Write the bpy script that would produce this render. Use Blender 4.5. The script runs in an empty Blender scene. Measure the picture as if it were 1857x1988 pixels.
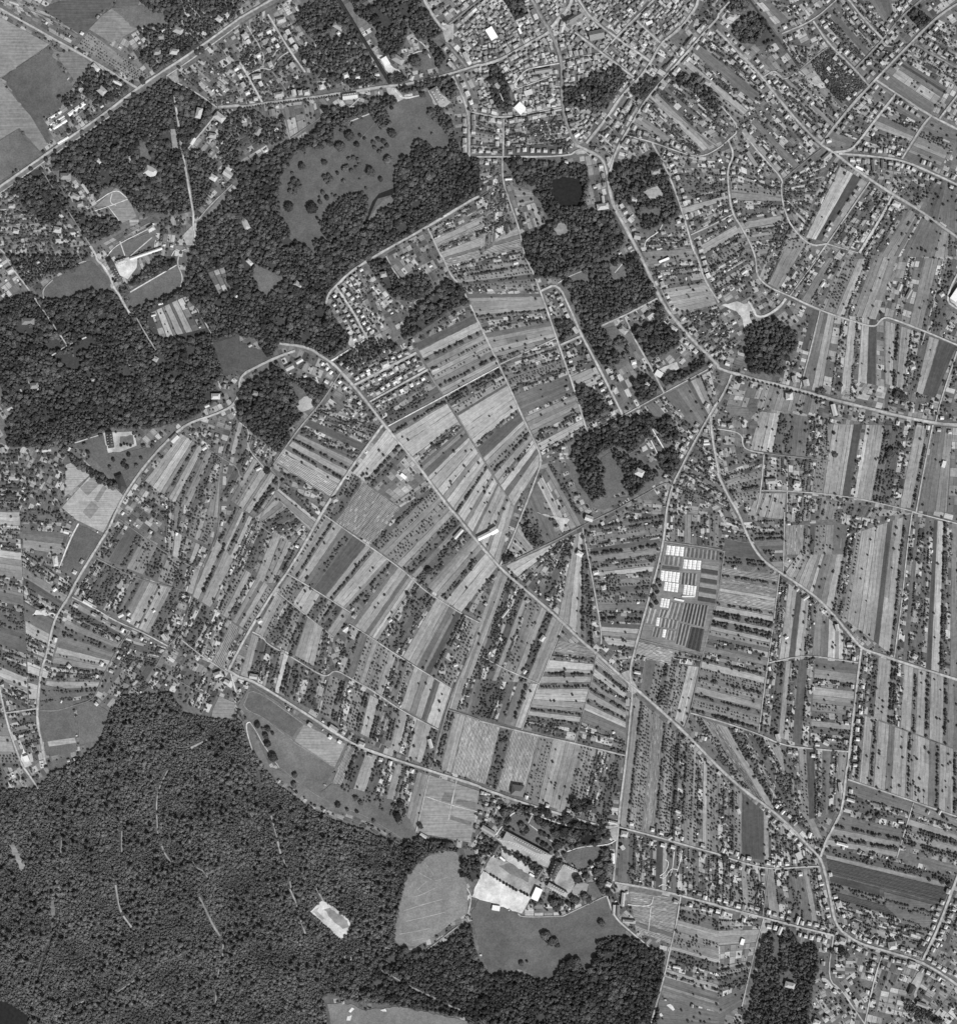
import bpy, math, random
import numpy as np
from collections import defaultdict
random.seed(11); rng = np.random.default_rng(11)
S = bpy.context.scene; COL = S.collection
# ---------------------------------------------------------------- camera, sky, sun, exposure
M = 1.182                      # metres per map unit (the map is 1857 x 1988 units)
CAMZ = 5000.0
cam = bpy.data.cameras.new('camera'); camo = bpy.data.objects.new('camera', cam); COL.objects.link(camo)
camo.location = (0, 0, CAMZ); camo.rotation_euler = (0, 0, 0)
cam.sensor_fit = 'HORIZONTAL'; cam.angle = 2*math.atan(1857*M/2/CAMZ); cam.clip_start = 10; cam.clip_end = 60000
S.camera = camo
SUN_EL, SUN_AZ = math.radians(50), math.radians(147)      # azimuth clockwise from the top of the map
W = bpy.data.worlds.new('World'); S.world = W; W.use_nodes = True
wn, wl = W.node_tree.nodes, W.node_tree.links; wn.clear()
sky = wn.new('ShaderNodeTexSky'); sky.sky_type = 'NISHITA'; sky.sun_disc = False
sky.sun_elevation = SUN_EL; sky.sun_rotation = SUN_AZ
bw = wn.new('ShaderNodeRGBToBW'); bg = wn.new('ShaderNodeBackground'); bg.inputs['Strength'].default_value = 0.085
wo = wn.new('ShaderNodeOutputWorld')
wl.new(sky.outputs[0], bw.inputs[0]); wl.new(bw.outputs[0], bg.inputs['Color']); wl.new(bg.outputs[0], wo.inputs['Surface'])
sl = bpy.data.lights.new('sun', 'SUN'); sl.energy = 3.45; sl.angle = math.radians(0.5); sl.color = (1, 1, 1)
so = bpy.data.objects.new('sun', sl); COL.objects.link(so)
so.rotation_euler = (math.pi/2 - SUN_EL, 0, math.pi - SUN_AZ); so.location = (900, -1400, 2500)
vs = S.view_settings; vs.view_transform = 'Standard'; vs.look = 'None'; vs.exposure = 0.0; vs.gamma = 1; vs.use_curve_mapping = False
S.render.filter_size = 1.2; S.cycles.max_bounces = 2; S.cycles.diffuse_bounces = 1; S.cycles.glossy_bounces = 1; S.cycles.transmission_bounces = 0; S.cycles.transparent_max_bounces = 1

# ---------------------------------------------------------------- map coordinates
OX = {'0': 0.0, '1': 464.97, '2': 929.9, '3': 1392.0}; OY = {'0': 0.0, '1': 496.9, '2': 993.9, '3': 1490.8}; KK = 0.25038
def P(s):
    """'@cr x y x y ... @u x y' -> list of map points (sheet c,r or whole map u)."""
    out = []; ox = oy = 0; k = 1; pend = None
    for t in s.split():
        if t[0] == '@':
            if t[1] == 'u': ox = oy = 0; k = 1
            else: ox = OX[t[1]]; oy = OY[t[2]]; k = KK
        elif pend is None: pend = float(t)
        else: out.append((ox + pend*k, oy + float(t)*k)); pend = None
    return out
def wx(p): return ((p[0]-928.5)*M, (994.0-p[1])*M)
PAD = 60; MW, MH = 1857 + 2*PAD, 1988 + 2*PAD
def fillpoly(mask, pts, val):
    a = np.array(pts) + PAD
    x0, y0 = np.maximum(np.floor(a.min(0)).astype(int), 0); x1 = min(int(a[:, 0].max())+2, MW); y1 = min(int(a[:, 1].max())+2, MH)
    if x1 <= x0 or y1 <= y0: return
    X, Y = np.meshgrid(np.arange(x0, x1)+.5, np.arange(y0, y1)+.5); ins = np.zeros(X.shape, bool)
    n = len(a)
    for i in range(n):
        (xa, ya), (xb, yb) = a[i], a[(i+1) % n]
        if ya == yb: continue
        ins ^= ((ya > Y) != (yb > Y)) & (X < (xb-xa)*(Y-ya)/(yb-ya)+xa)
    mask[y0:y1, x0:x1][ins] = val
def fillline(mask, pts, w, val):
    for (xa, ya), (xb, yb) in zip(pts, pts[1:]):
        L = math.hypot(xb-xa, yb-ya) or 1e-6; nx, ny = -(yb-ya)/L*w/2, (xb-xa)/L*w/2
        ex, ey = (xb-xa)/L*w*.3, (yb-ya)/L*w*.3
        fillpoly(mask, [(xa+nx-ex, ya+ny-ey), (xb+nx+ex, yb+ny+ey), (xb-nx+ex, yb-ny+ey), (xa-nx-ex, ya-ny-ey)], val)
def at(mask, u, v):
    i, j = int(v+PAD), int(u+PAD)
    return mask[i, j] if 0 <= i < MH and 0 <= j < MW else 0
m_road = np.zeros((MH, MW), bool); m_wood = np.zeros((MH, MW), np.uint8); m_built = np.zeros((MH, MW), bool); m_cov = np.zeros((MH, MW), bool)

# ---------------------------------------------------------------- materials (all grey: the picture is black and white)
def mat(name, build, rough=0.95):
    m = bpy.data.materials.new(name); m.use_nodes = True; n, l = m.node_tree.nodes, m.node_tree.links
    b = n['Principled BSDF']; b.inputs['Roughness'].default_value = rough; b.inputs['Specular IOR Level'].default_value = 0.1
    l.new(build(n, l), b.inputs['Base Color']); return m
def noise(n, l, vec, scale, detail, lo, hi, rough=0.6):
    t = n.new('ShaderNodeTexNoise'); t.inputs['Scale'].default_value = scale; t.inputs['Detail'].default_value = detail; t.inputs['Roughness'].default_value = rough
    l.new(vec, t.inputs['Vector'])
    r = n.new('ShaderNodeMapRange'); r.inputs[1].default_value = 0.3; r.inputs[2].default_value = 0.7; r.inputs[3].default_value = lo; r.inputs[4].default_value = hi
    l.new(t.outputs[0], r.inputs[0]); return r.outputs[0]
def mul(n, l, a, b):
    x = n.new('ShaderNodeMath'); x.operation = 'MULTIPLY'; l.new(a, x.inputs[0]); l.new(b, x.inputs[1]); return x.outputs[0]
def pos(n): return n.new('ShaderNodeNewGeometry').outputs['Position']
def land_build(n, l):
    a = n.new('ShaderNodeAttribute'); a.attribute_name = 'tone'
    p = pos(n); o = a.outputs['Fac']
    o = mul(n, l, o, noise(n, l, p, .012, 3, .84, 1.16)); o = mul(n, l, o, noise(n, l, p, .12, 3, .8, 1.2, .7))
    uv = n.new('ShaderNodeUVMap'); uv.uv_map = 'UVMap'
    mp = n.new('ShaderNodeMapping'); mp.inputs['Scale'].default_value = (.012, .42, 1); l.new(uv.outputs[0], mp.inputs[0])
    return mul(n, l, o, noise(n, l, mp.outputs[0], 1.0, 1, .8, 1.2))
def grass_build(n, l):
    a = n.new('ShaderNodeAttribute'); a.attribute_name = 'tone'; p = pos(n)
    o = mul(n, l, a.outputs['Fac'], noise(n, l, p, .006, 3, .78, 1.24, .6)); o = mul(n, l, o, noise(n, l, p, .045, 3, .84, 1.18, .7))
    return mul(n, l, o, noise(n, l, p, .3, 2, .8, 1.22, .7))
def ground_build(n, l):
    p = pos(n); v = n.new('ShaderNodeValue'); v.outputs[0].default_value = .15
    o = mul(n, l, v.outputs[0], noise(n, l, p, .01, 6, .75, 1.3)); return mul(n, l, o, noise(n, l, p, .13, 6, .6, 1.45, .75))
def road_build(n, l):
    a = n.new('ShaderNodeAttribute'); a.attribute_name = 'tone'; p = pos(n)
    o = mul(n, l, a.outputs['Fac'], noise(n, l, p, .02, 3, .76, 1.2)); return mul(n, l, o, noise(n, l, p, .16, 3, .72, 1.22, .7))
def sand_build(n, l):
    a = n.new('ShaderNodeAttribute'); a.attribute_name = 'tone'; p = pos(n)
    o = mul(n, l, a.outputs['Fac'], noise(n, l, p, .03, 4, .5, 1.2, .65)); return mul(n, l, o, noise(n, l, p, .3, 4, .85, 1.12))
def obj_build(lo, hi, sc):
    def f(n, l):
        i = n.new('ShaderNodeObjectInfo'); s = n.new('ShaderNodeRGBToBW'); l.new(i.outputs['Color'], s.inputs[0])
        return mul(n, l, s.outputs[0], noise(n, l, pos(n), sc, 5, lo, hi, .7))
    return f
def leaf_build(base, lo, hi):
    def f(n, l):
        i = n.new('ShaderNodeObjectInfo'); r = n.new('ShaderNodeMapRange'); r.inputs[3].default_value = base*lo; r.inputs[4].default_value = base*hi
        l.new(i.outputs['Random'], r.inputs[0]); p = pos(n)
        o = mul(n, l, r.outputs[0], noise(n, l, p, .35, 1, .7, 1.3, .7)); return mul(n, l, o, noise(n, l, p, .011, 2, .72, 1.3, .6))
    return f
def flat(v): 
    def f(n, l):
        x = n.new('ShaderNodeValue'); x.outputs[0].default_value = v; return mul(n, l, x.outputs[0], noise(n, l, pos(n), .15, 5, .75, 1.25))
    return f
MT = dict(land=mat('tilled_land', land_build), grass=mat('grass', grass_build), ground=mat('ground', ground_build), road=mat('road_gravel', road_build),
          sand=mat('bare_sand', sand_build), obj=mat('roof_and_wall', obj_build(.8, 1.2, .5), .8), built=mat('roofs', land_build, .85),
          leaf=mat('leaves', leaf_build(.108, .5, 1.55)), coppice=mat('coppice_leaves', leaf_build(.172, .72, 1.25)), orch=mat('fruit_tree_leaves', leaf_build(.105, .6, 1.45)),
          bark=mat('bark', flat(.06)), water=mat('dark_water', flat(.028), .15), crop=mat('crop_leaves', flat(.11)), glass=mat('whitewashed_glass', flat(.9), .35), frame=mat('paint', flat(.5)))

def mesh(name, verts, faces, m, tone=None, uv=None):
    me = bpy.data.meshes.new(name); me.from_pydata(verts, [], faces); me.materials.append(m)
    if tone is not None:
        a = me.attributes.new('tone', 'FLOAT', 'FACE'); a.data.foreach_set('value', np.resize(np.array(tone, np.float32), len(faces)))
    if uv is not None:
        u = me.uv_layers.new(name='UVMap'); li = np.empty(len(me.loops), np.int32); me.loops.foreach_get('vertex_index', li)
        u.data.foreach_set('uv', np.array(uv, np.float32)[li].ravel())
    return me
def obj(name, me, parent=None, kind=None, loc=None):
    o = bpy.data.objects.new(name, me); COL.objects.link(o)
    if parent is not None: o.parent = parent
    if kind: o['kind'] = kind
    if loc: o.location = loc
    return o
def tag(o, label, cat, group=None, kind=None):
    o['label'] = label; o['category'] = cat
    if group: o['group'] = group
    if kind: o['kind'] = kind
ORD = 'first second third fourth fifth sixth seventh eighth ninth tenth eleventh twelfth thirteenth fourteenth fifteenth sixteenth seventeenth eighteenth nineteenth twentieth'.split()
TENS = {2: 'twenty', 3: 'thirty', 4: 'forty', 5: 'fifty', 6: 'sixty', 7: 'seventy', 8: 'eighty', 9: 'ninety'}
TENO = {3: 'thirtieth', 4: 'fortieth', 5: 'fiftieth', 6: 'sixtieth', 7: 'seventieth', 8: 'eightieth', 9: 'ninetieth'}
def ordn(i):
    if i <= 20: return ORD[i-1]
    if i < 100: return TENO[i//10] if i % 10 == 0 else TENS[i//10] + '-' + ORD[i % 10-1]
    return str(i) + ('th' if 10 <= i % 100 <= 20 else {1: 'st', 2: 'nd', 3: 'rd'}.get(i % 10, 'th'))
LM = [(n, P(s)[0]) for n, s in [
 ('the glasshouse nursery', '@22 1550 600'), ('the star-shaped crossroads', '@22 1170 1350'), ('the sandy school yard', '@23 250 900'),
 ('the forest sand pit', '@13 700 1180'), ('the large park lawn', '@10 800 1300'), ('the castle courtyard', '@01 980 90'), ('the slate mansion', '@01 860 1430'),
 ('the church square', '@20 700 170'), ('the railway cutting', '@10 960 320'), ('the pond garden', '@20 680 1480'), ('the white barn', '@22 80 160'),
 ('the vineyard plot', '@23 1350 1150'), ('the allotment square', '@11 1250 1800'), ('the white quarry', '@31 230 440'), ('the northeast road hub', '@30 870 1170'),
 ('the eastern road fork', '@32 1115 1060'), ('the walled cross-path field', '@13 1620 300'), ('the market glasshouses', '@00 450 950'), ('the cottage estate', '@11 880 440'),
 ('the southeast road fork', '@33 800 740'), ('the wooded villa', '@33 540 1620'), ('the western village crossing', '@02 560 650'), ('the forest-edge junction', '@02 1780 1240'),
 ('the tree-lined alley', '@00 1420 1100'), ('the round crop bed', '@31 275 1175'), ('the southeast corner junction', '@33 1590 1490'), ('the central lane end', '@21 490 1585'), ('the tall cedar lawn', '@21 1080 120'), ('the wall-side meadow', '@21 1030 1650')]]
DIRS = ['east', 'northeast', 'north', 'northwest', 'west', 'southwest', 'south', 'southeast']
def placed(items):
    """items: list of dicts with uv and noun -> adds 'where': direction and rank from the nearest landmark."""
    g = defaultdict(list)
    for it in items:
        u, v = it['uv']; d = [math.hypot(u-p[0], v-p[1]) for _, p in LM]; k = int(np.argmin(d)); q = LM[k][1]
        s = int(round(math.degrees(math.atan2(q[1]-v, u-q[0]))/45)) % 8
        g[(it['noun'], k, s)].append((d[k], it))
    for (noun, k, s), L in g.items():
        L.sort(key=lambda t: t[0])
        for i, (_, it) in enumerate(L):
            it['where'] = DIRS[s] + ' of ' + LM[k][0] + (', ' + ordn(i+1) + ' nearest to it' if len(L) > 1 else '')
TREES = []      # dict uv, r, h, cls
HOUSES = []     # dict uv, w, d, h, ang, tone, roof, noun, label
def tree(u, v, r, h, cls, one=None):
    TREES.append((u, v, r, h, cls, one))
# ---------------------------------------------------------------- the setting: roads   name | width m | tone | line
ROADS = '''
avenue|26|.2|@00 -60 1510 0 1470 420 1170 780 930 1060 715 1180 630 1500 420 1857 165 @10 0 160 300 -15
avenue|7.5|.40|@00 -60 1490 0 1448 420 1150 780 902 1060 690 1180 605 1500 400 1857 140 @10 0 140 270 -15
avenue|4|.40|@00 -60 1540 0 1500 420 1196 780 955 1060 745
avenue|4|.40|@00 1290 590 1500 450 1857 190
road|8|.36|@00 -60 35 0 65 400 290 720 470 1060 680
lane|4|.36|@00 1280 610 1380 640 1560 740 1680 830
path|5|.42|@00 1680 880 1650 920 1460 1150
boulevard|9|.33|@00 1690 830 1857 815 @10 0 832 180 802 420 772 640 745 920 702 1130 668 1230 660
road|8|.36|@10 1230 662 1400 630 1640 570 1857 500
alley|7|.40|@00 1345 700 1420 1200 1500 1660
lane|6|.45|@00 1500 1660 1500 1780 1515 1800 1500 1900
path|3|.33|@00 1540 1700 1620 1600 1800 1430
path|3|.30|@00 330 1330 700 1900
lane|5|.40|@00 0 1930 60 1985 @01 40 0 100 100 210 240 300 370 370 470 520 690
road|7|.48|@00 700 1905 750 1985 @01 750 30 800 70 860 170 880 240 930 310 960 370 1010 450
lane|4|.34|@01 1060 480 1120 590 1210 730
path|4|.42|@01 1385 0 1375 70 1420 160 1400 240
path|4|.36|@01 1465 0 1440 200 1450 270 1540 430 1640 600
path|4|.6|@01 530 690 390 780
path|4|.6|@01 530 690 670 630
path|4|.6|@01 1010 280 1370 70
path|4|.35|@01 340 330 330 260 410 185
path|4|.35|@01 570 90 620 50 670 40
road|8|.38|@11 430 735 300 780 150 850 0 930 @01 1857 1060 1820 1150 1720 1210 1480 1290 1400 1340 1290 1440 1170 1570 1060 1710 960 1860 900 1985 @02 840 140 800 200 700 360 580 560 540 650 440 800 400 920 370 1080 320 1230 305 1350 290 1530 290 1620 320 1780 355 1960
road|8.5|.36|@11 310 680 530 705 640 780 720 830 790 900 920 1050 1000 1150 1130 1320 1240 1450 1380 1620 1500 1790 1650 1985 @12 1660 0 1760 130 1857 250 @22 80 340 160 430 280 540 400 640 540 760 660 870 780 990 900 1090 1040 1220 1160 1330 1260 1410 1420 1550 1560 1680 1700 1820 1857 1985 @33 210 180 400 310 560 450 700 600 800 700 830 800 860 930 900 1150 930 1230 1000 1300 1120 1370 1300 1420 1540 1490 1680 1560 1857 1680 1930 1740
street|6.5|.44|@11 750 240 880 430 990 640
street|5|.55|@11 990 640 880 710 710 815
road|8|.40|@10 1857 1520 1780 1560 1600 1670 1400 1790 1200 1900 1050 1985 @11 860 120 760 220 690 290 670 370
lane|4|.15|@20 0 1530 180 1410
lane|4|.36|@11 1135 0 1190 110 1260 200
lane|6|.38|@10 1460 1770 1560 1985 @11 1570 0 1640 160 1720 230 1857 530 @21 80 690 160 860 240 1030 330 1240 420 1420 490 1580 440 1720 340 1985 @22 250 220 160 420
lane|4|.26|@11 1370 750 1480 930 1580 1090 1690 1240 1780 1400 1857 1520 @21 0 1530 110 1710 270 1950
street|6|.40|@11 890 1000 1370 750
street|6|.40|@11 1010 1130 1460 880
lane|4|.58|@11 1150 1320 1580 1090 1857 940 @21 0 940 150 860
lane|6|.40|@21 410 110 480 290 560 520 630 730 740 1040 840 1380
street|6|.40|@21 480 270 610 210 700 400 790 610 850 720 970 950 1110 1230
path|4|.35|@21 610 210 690 160 850 95
street|5|.40|@21 630 690 790 620
path|3|.36|@21 160 840 590 640
lane|4|.34|@21 840 1380 1110 1240 1400 1080 1770 880
lane|6|.36|@21 1130 470 1200 640 1330 860 1430 1060
lane|6|.38|@21 950 540 1130 460 1380 330
road|10|.34|@20 740 1120 870 1180 960 1230 990 1340 1010 1480 1040 1600 1120 1740 1250 1985 @21 1320 150 1420 370 1520 500 1650 650 1857 850 @31 0 870 130 910 300 960 640 1040 870 1110 1170 1180 1400 1240 1700 1300 1857 1310 1930 1315
road|7|.36|@31 110 920 80 1000 0 1150 @21 1857 1110 1700 1380 1580 1610 1490 1790 1450 1985 @22 1450 0 1430 220 1370 480 1290 760 1220 1010 1160 1250 1190 1380 1170 1600 1150 1800 1130 1985 @23 1090 300 1070 560 1040 880
road|8|.37|@21 1790 1240 1810 1450 1857 1680 @31 0 1690 80 1860 160 1985 @32 230 180 300 310 380 400 520 490 700 610 800 690 920 820 1050 980 1120 1060 1240 1100 1500 1190 1857 1300 1930 1325
road|7.5|.38|@32 1115 1060 1085 1300 1050 1600 1010 1985 @33 1000 0 970 320 910 440 830 590 800 690
lane|5|.26|@22 170 420 620 210 830 90 1030 0 @21 1280 1850 1450 1750 1500 1790
lane|4.5|.36|@22 800 120 850 380 900 650 950 950 940 1060
lane|4|.32|@22 650 870 560 1100 460 1340 330 1690
lane|4|.28|@22 910 1090 870 1330 820 1500 740 1790
path|4|.36|@22 0 1110 200 1220 460 1330
lane|5.5|.33|@22 0 1620 300 1700 760 1800 1130 1890
lane|5|.28|@22 1435 230 1857 290 @32 50 310
lane|5|.25|@32 55 300 10 650 @22 1820 750 1760 1000 1710 1200 1640 1550 1590 1680
lane|5|.26|@22 1240 990 1730 1110
lane|5|.38|@22 1640 1560 1857 1620 @32 320 1720 500 1810 760 1840 1020 1860
lane|4.5|.37|@32 400 1170 680 1110 900 1140 1090 1170
lane|4.5|.33|@32 480 480 430 900 390 1170 360 1400 320 1710
lane|4|.36|@32 520 0 510 480
lane|4.5|.38|@32 1510 0 1470 280 1430 700 1370 1130
lane|4.5|.38|@32 1510 0 1857 90 1930 110
road|8|.42|@11 1110 1310 970 1500 860 1650 640 1985 @12 500 260 370 470 260 620 70 930 0 1060 @02 1770 1230
road|8|.40|@02 1770 1230 1857 1280 @12 0 1280 100 1310 300 1430 520 1570 860 1790 1000 1850 1400 1985 @13 1857 140 @23 0 150 300 260 700 380 990 470 1080 450
lane|5|.40|@02 560 660 720 740 900 850 1100 930 1300 1040
lane|5|.46|@02 1790 1250 1830 1400
lane|4|.35|@02 1380 970 1580 1130 1770 1250
lane|3|.27|@02 920 50 1280 320 1540 450
lane|3|.27|@02 750 360 1080 530 1400 600
lane|4|.24|@02 1560 440 1450 800 1380 970 1300 1040 1210 1200
lane|3|.26|@02 1210 1200 1450 1350 1600 1420
lane|4|.25|@02 1000 930 860 1150 760 1370 720 1460 580 1500 440 1545 310 1540
lane|5|.40|@02 285 1525 40 1560
road|6|.42|@02 -30 1250 0 1380 40 1560 80 1720 180 1985 @03 190 0 300 165
lane|5|.58|@02 610 90 550 200 460 430
lane|4|.36|@12 650 20 910 200 1210 410 1310 490 1420 600 1560 690 1720 790 1857 860
lane|4|.36|@12 370 480 560 590 860 780
lane|3.5|.34|@12 290 620 600 870 730 970
lane|4.5|.36|@12 100 930 180 970 220 1030 380 1110 600 1250 680 1280 740 1220 860 1290 1040 1390 1250 1540 1540 1690
lane|4|.36|@12 850 870 1000 960 1200 1100 1640 1370
lane|4.5|.28|@12 1857 900 1790 1100 1690 1300 1620 1500 1560 1700 1490 1985
lane|4.5|.28|@12 1610 1530 1857 1610 @22 0 1615
lane|3.5|.22|@01 1830 1240 1780 1400 1720 1560 1700 1985 @02 1690 180 1560 440
lane|3|.26|@01 1400 1350 1720 1570 1857 1640 @11 0 1800
lane|4|.32|@11 780 910 640 1130 500 1290 400 1420 240 1650
lane|3|.3|@11 240 1650 340 1760 @12 120 80 260 180
path|3|.38|@11 0 1290 80 1350 50 1480 200 1650
street|8|.30|@20 400 -20 480 140 550 240 600 360 640 480 640 700 650 870 700 1020 750 1120
street|8|.38|@20 0 510 150 470 330 370 540 250
street|10|.40|@20 560 210 700 60 720 -20
street|6|.38|@20 740 250 950 410 1200 600
street|5|.34|@20 640 480 780 440 950 410
street|6|.36|@20 760 -20 860 140 1060 290 1330 480
street|5|.36|@20 1060 290 960 400
street|6|.32|@20 1060 290 1200 150 1360 -10
street|5|.36|@20 1220 160 1400 330
street|7|.36|@20 830 1110 1000 900 1100 740 1240 610 1350 450 1400 340 1560 220 1680 60 1700 -20
road|7.5|.37|@30 130 -20 0 110 @20 1857 130 1790 200 1600 420 1400 640 1280 790 1180 960 1060 1160 1010 1340
lane|5|.36|@20 -60 870 0 880 190 920 640 830
lane|5|.36|@20 190 920 185 1215
lane|5.5|.38|@20 -20 1215 690 1215 760 1160 840 1160
lane|4.5|.36|@20 180 1215 180 1400 240 1580 310 1770 350 1985 @21 410 110
lane|4|.40|@20 1140 1050 1340 1100 1580 1190 1720 1220 1857 1150 @30 80 1090 180 1000 30 820
road|6|.38|@20 1340 1110 1430 1270 1520 1480 1600 1730 1660 1950 @21 1690 0 1740 180 1857 360
lane|4.5|.38|@20 1640 1820 1857 1720 @30 120 1660
lane|3|.3|@20 1310 770 1857 1140
street|7|.38|@10 1420 -20 1540 190 1610 240
street|6|.28|@10 1600 330 1760 520
street|7|.34|@10 1650 590 1780 850 1780 1215
street|5|.26|@10 1620 190 1857 0
railway_cutting|11|.05|@10 765 -15 1170 650
street|5|.40|@10 220 110 380 380 510 560
street|5|.40|@10 0 480 60 580 180 800
lane|3.5|.40|@10 60 580 180 520 250 550 300 450 380 400
lane|3|.38|@10 60 200 200 430 180 520
path|2.5|.30|@10 250 550 380 720
path|4|.5|@10 860 940 1010 880
path|3|.36|@10 840 830 920 820 1000 835
path|3|.42|@10 860 825 930 760
drive|5|.5|@10 1200 690 1260 770 1410 735
path|2|.22|@10 800 1250 900 1120 1050 950
lane|4|.3|@10 320 810 390 1080
lane|3|.26|@10 80 1270 390 1080 670 880
avenue|8|.34|@30 -10 230 200 440 350 600 500 800 640 960 800 1120 900 1180 1080 1320 1300 1470 1600 1650 1857 1840 1930 1890
lane|5|.09|@30 240 -15 490 330 640 530
lane|4|.3|@30 640 540 740 450 850 370
lane|4.5|.38|@30 350 600 430 545 470 570 520 620 600 570
lane|5|.32|@30 500 260 740 160 920 0
street|5.5|.34|@30 740 160 870 350 1060 530 1170 660
street|5.5|.32|@30 1010 -10 1180 200 1280 300
street|5|.3|@30 1070 530 1280 310 1420 130 1590 -10
avenue|8|.34|@30 800 1120 1000 860 1230 610 1500 330 1700 130 1900 0
street|5.5|.36|@30 1230 620 1380 720 1640 890 1700 920 1857 1000 1920 1030
street|6.5|.4|@30 1380 730 1260 880 1080 1120 1020 1170 900 1180
street|5|.26|@30 1530 340 1857 530 1920 560
street|5.5|.36|@30 1650 905 1590 970 1430 1230
street|5.5|.36|@30 1720 920 1857 740
road|7|.38|@30 940 1190 1200 1210 1430 1240 1640 1330 1857 1430 1920 1460
lane|4.5|.22|@30 510 1395 640 1280 810 1150
lane|5.5|.38|@30 190 1020 360 1230 510 1390 490 1450 510 1600 570 1760 720 1910 850 1890
lane|5|.38|@30 780 1985 850 1890 1180 1410
lane|4|.34|@30 850 1890 1090 1960
street|7|.44|@30 1360 1520 1200 1800 1100 1960
lane|6|.38|@30 85 1090 130 1200 80 1300 80 1420 110 1650 200 1780 300 1985 @31 300 150 390 240 560 310 790 420 1060 510 1220 555 1260 500 1300 475 1350 485 1600 580 1857 690 1920 715
lane|4.5|.38|@31 560 310 790 0
lane|5|.36|@31 795 425 730 700 640 1030
path|3|.4|@31 1610 590 1580 690
lane|5|.36|@31 1857 740 1730 1120 1690 1290
road|6|.42|@31 1880 100 1760 340 1857 410 1920 440
lane|4.5|.36|@31 1670 1310 1600 1650 1540 1985
lane|4.5|.38|@31 360 1540 340 1800 300 1985
lane|4.5|.38|@31 0 1340 190 1370 195 1480 250 1510 360 1530
path|3|.26|@31 360 1530 870 1590
lane|4|.36|@31 340 1820 540 1820 1000 1860 1400 1950 1530 1985
lane|4|.36|@31 540 1830 540 1985
track|8|.5|@31 240 350 280 420 300 470 370 470 480 400 530 330
lane|5.5|.38|@33 0 670 200 740 420 790 640 770 790 765
road|7|.37|@33 0 1070 350 1160 650 1240 900 1300
lane|5.5|.38|@23 1080 460 1320 520 1600 600 1857 670
road|7|.38|@23 1050 890 1300 930 1560 990 1857 1070
lane|5|.37|@23 1560 1000 1530 1200 1480 1400 1440 1600 1330 1985
lane|4|.33|@33 360 1170 310 1330 190 1850
lane|4.5|.37|@33 900 1300 850 1640 960 1720 1060 1870 1150 2000
lane|4.5|.42|@33 1280 1440 1220 1620 1140 1985
road|8|.40|@33 1590 1490 1700 1270 1857 850 1900 720
lane|5.5|.36|@33 1010 90 1520 260 1857 380 1920 400
path|3|.36|@33 1520 270 1450 500 1390 700
path|2.5|.35|@33 460 0 420 300
path|3|.30|@33 400 790 350 1160
path|5|.42|@23 990 990 1040 1150 1160 1260 1330 1400
path|3.5|.33|@23 990 990 840 1060 650 1150
path|3.5|.33|@23 300 1130 330 1160 650 1150
path|4|.5|@23 680 650 800 610 1000 600 1060 560
path|4|.55|@23 130 520 270 320 420 360 640 440 780 470 
path|4|.6|@23 180 480 560 690
path|3|.5|@23 390 440 590 590
path|3|.5|@23 620 450 600 490
path|3|.5|@23 410 370 380 430
path|4|.45|@23 910 850 990 990
path|2.5|.24|@13 320 0 500 150 690 270 950 360 1070 430 1300 570
path|3.5|.5|@12 80 1630 50 1640 60 1720 100 1850
path|2.5|.36|@12 80 1630 130 1700 180 1800 310 1985
path|4|.26|@12 30 1490 60 1540 180 1590 300 1690 420 1780 740 1985
path|4|.28|@12 40 1480 90 1350 490 1640
path|3|.45|@13 1760 930 1800 1000 1770 1140
path|4|.42|@13 1685 80 1640 290 1620 400
path|3.5|.42|@13 1450 225 1640 290 1840 340
path|3.5|.4|@13 1470 60 1370 490
path|4|.5|@23 1150 1060 1330 1080 1350 1000
path|3|.45|@23 1330 1080 1310 1270
forest_track|4.5|.5|@03 895 900 915 1030 940 1130 1040 1260
forest_track|4.5|.42|@03 1545 1000 1600 1110 1660 1240 1735 1340 1725 1460
forest_track|3.5|.4|@03 1250 590 1275 665 1340 745
forest_track|3.5|.42|@03 1300 20 1240 140 1215 240 1215 380 1225 510
forest_track|3|.4|@03 945 490 945 650
forest_track|3.5|.4|@03 910 1740 1040 1650
forest_track|3.5|.4|@03 590 1835 650 1810
forest_track|3.5|.4|@03 1680 1720 1670 1840
forest_track|3.5|.42|@03 1700 1560 1690 1630
forest_track|3.5|.38|@03 1500 730 1530 780 1580 800 1610 850
forest_track|3|.07|@03 400 1310 330 1500 260 1760
forest_track|4|.42|@13 245 370 290 540
forest_track|4.5|.45|@13 295 570 320 665
forest_track|3|.4|@13 340 710 365 770
forest_track|3|.38|@13 390 880 400 930
forest_track|4|.5|@13 595 935 650 1035
forest_track|4|.45|@13 465 1155 510 1285
forest_track|3.5|.4|@13 135 0 180 150
forest_track|4|.4|@13 1100 1570 1260 1660
forest_track|4|.38|@13 1310 1690 1520 1790
forest_track|4|.38|@13 1590 1830 1720 1880
forest_track|4|.4|@13 1110 1390 1220 1420
forest_track|3|.4|@13 1430 1430 1690 1230
forest_track|5|.5|@02 1480 1830 1620 1760
forest_track|3.5|.45|@13 390 940 440 1050 450 1080
forest_track|3|.4|@03 1110 1420 1120 1390 1230 1360
forest_track|4|.4|@03 480 540 470 680
hay_row|1.6|.36|@13 1340 1000 1400 990 1530 925
hay_row|1.6|.36|@13 1270 1110 1420 1060 1570 1020
hay_row|1.6|.36|@13 1290 1190 1430 1160 1590 1120
hay_row|1.6|.36|@13 1240 1290 1360 1270 1470 1245
hay_row|1.6|.36|@13 1340 1340 1440 1320
hay_row|4|.3|@13 1350 790 1420 830 1510 880
hay_row|4|.3|@13 1430 730 1470 780 1505 835
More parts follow.
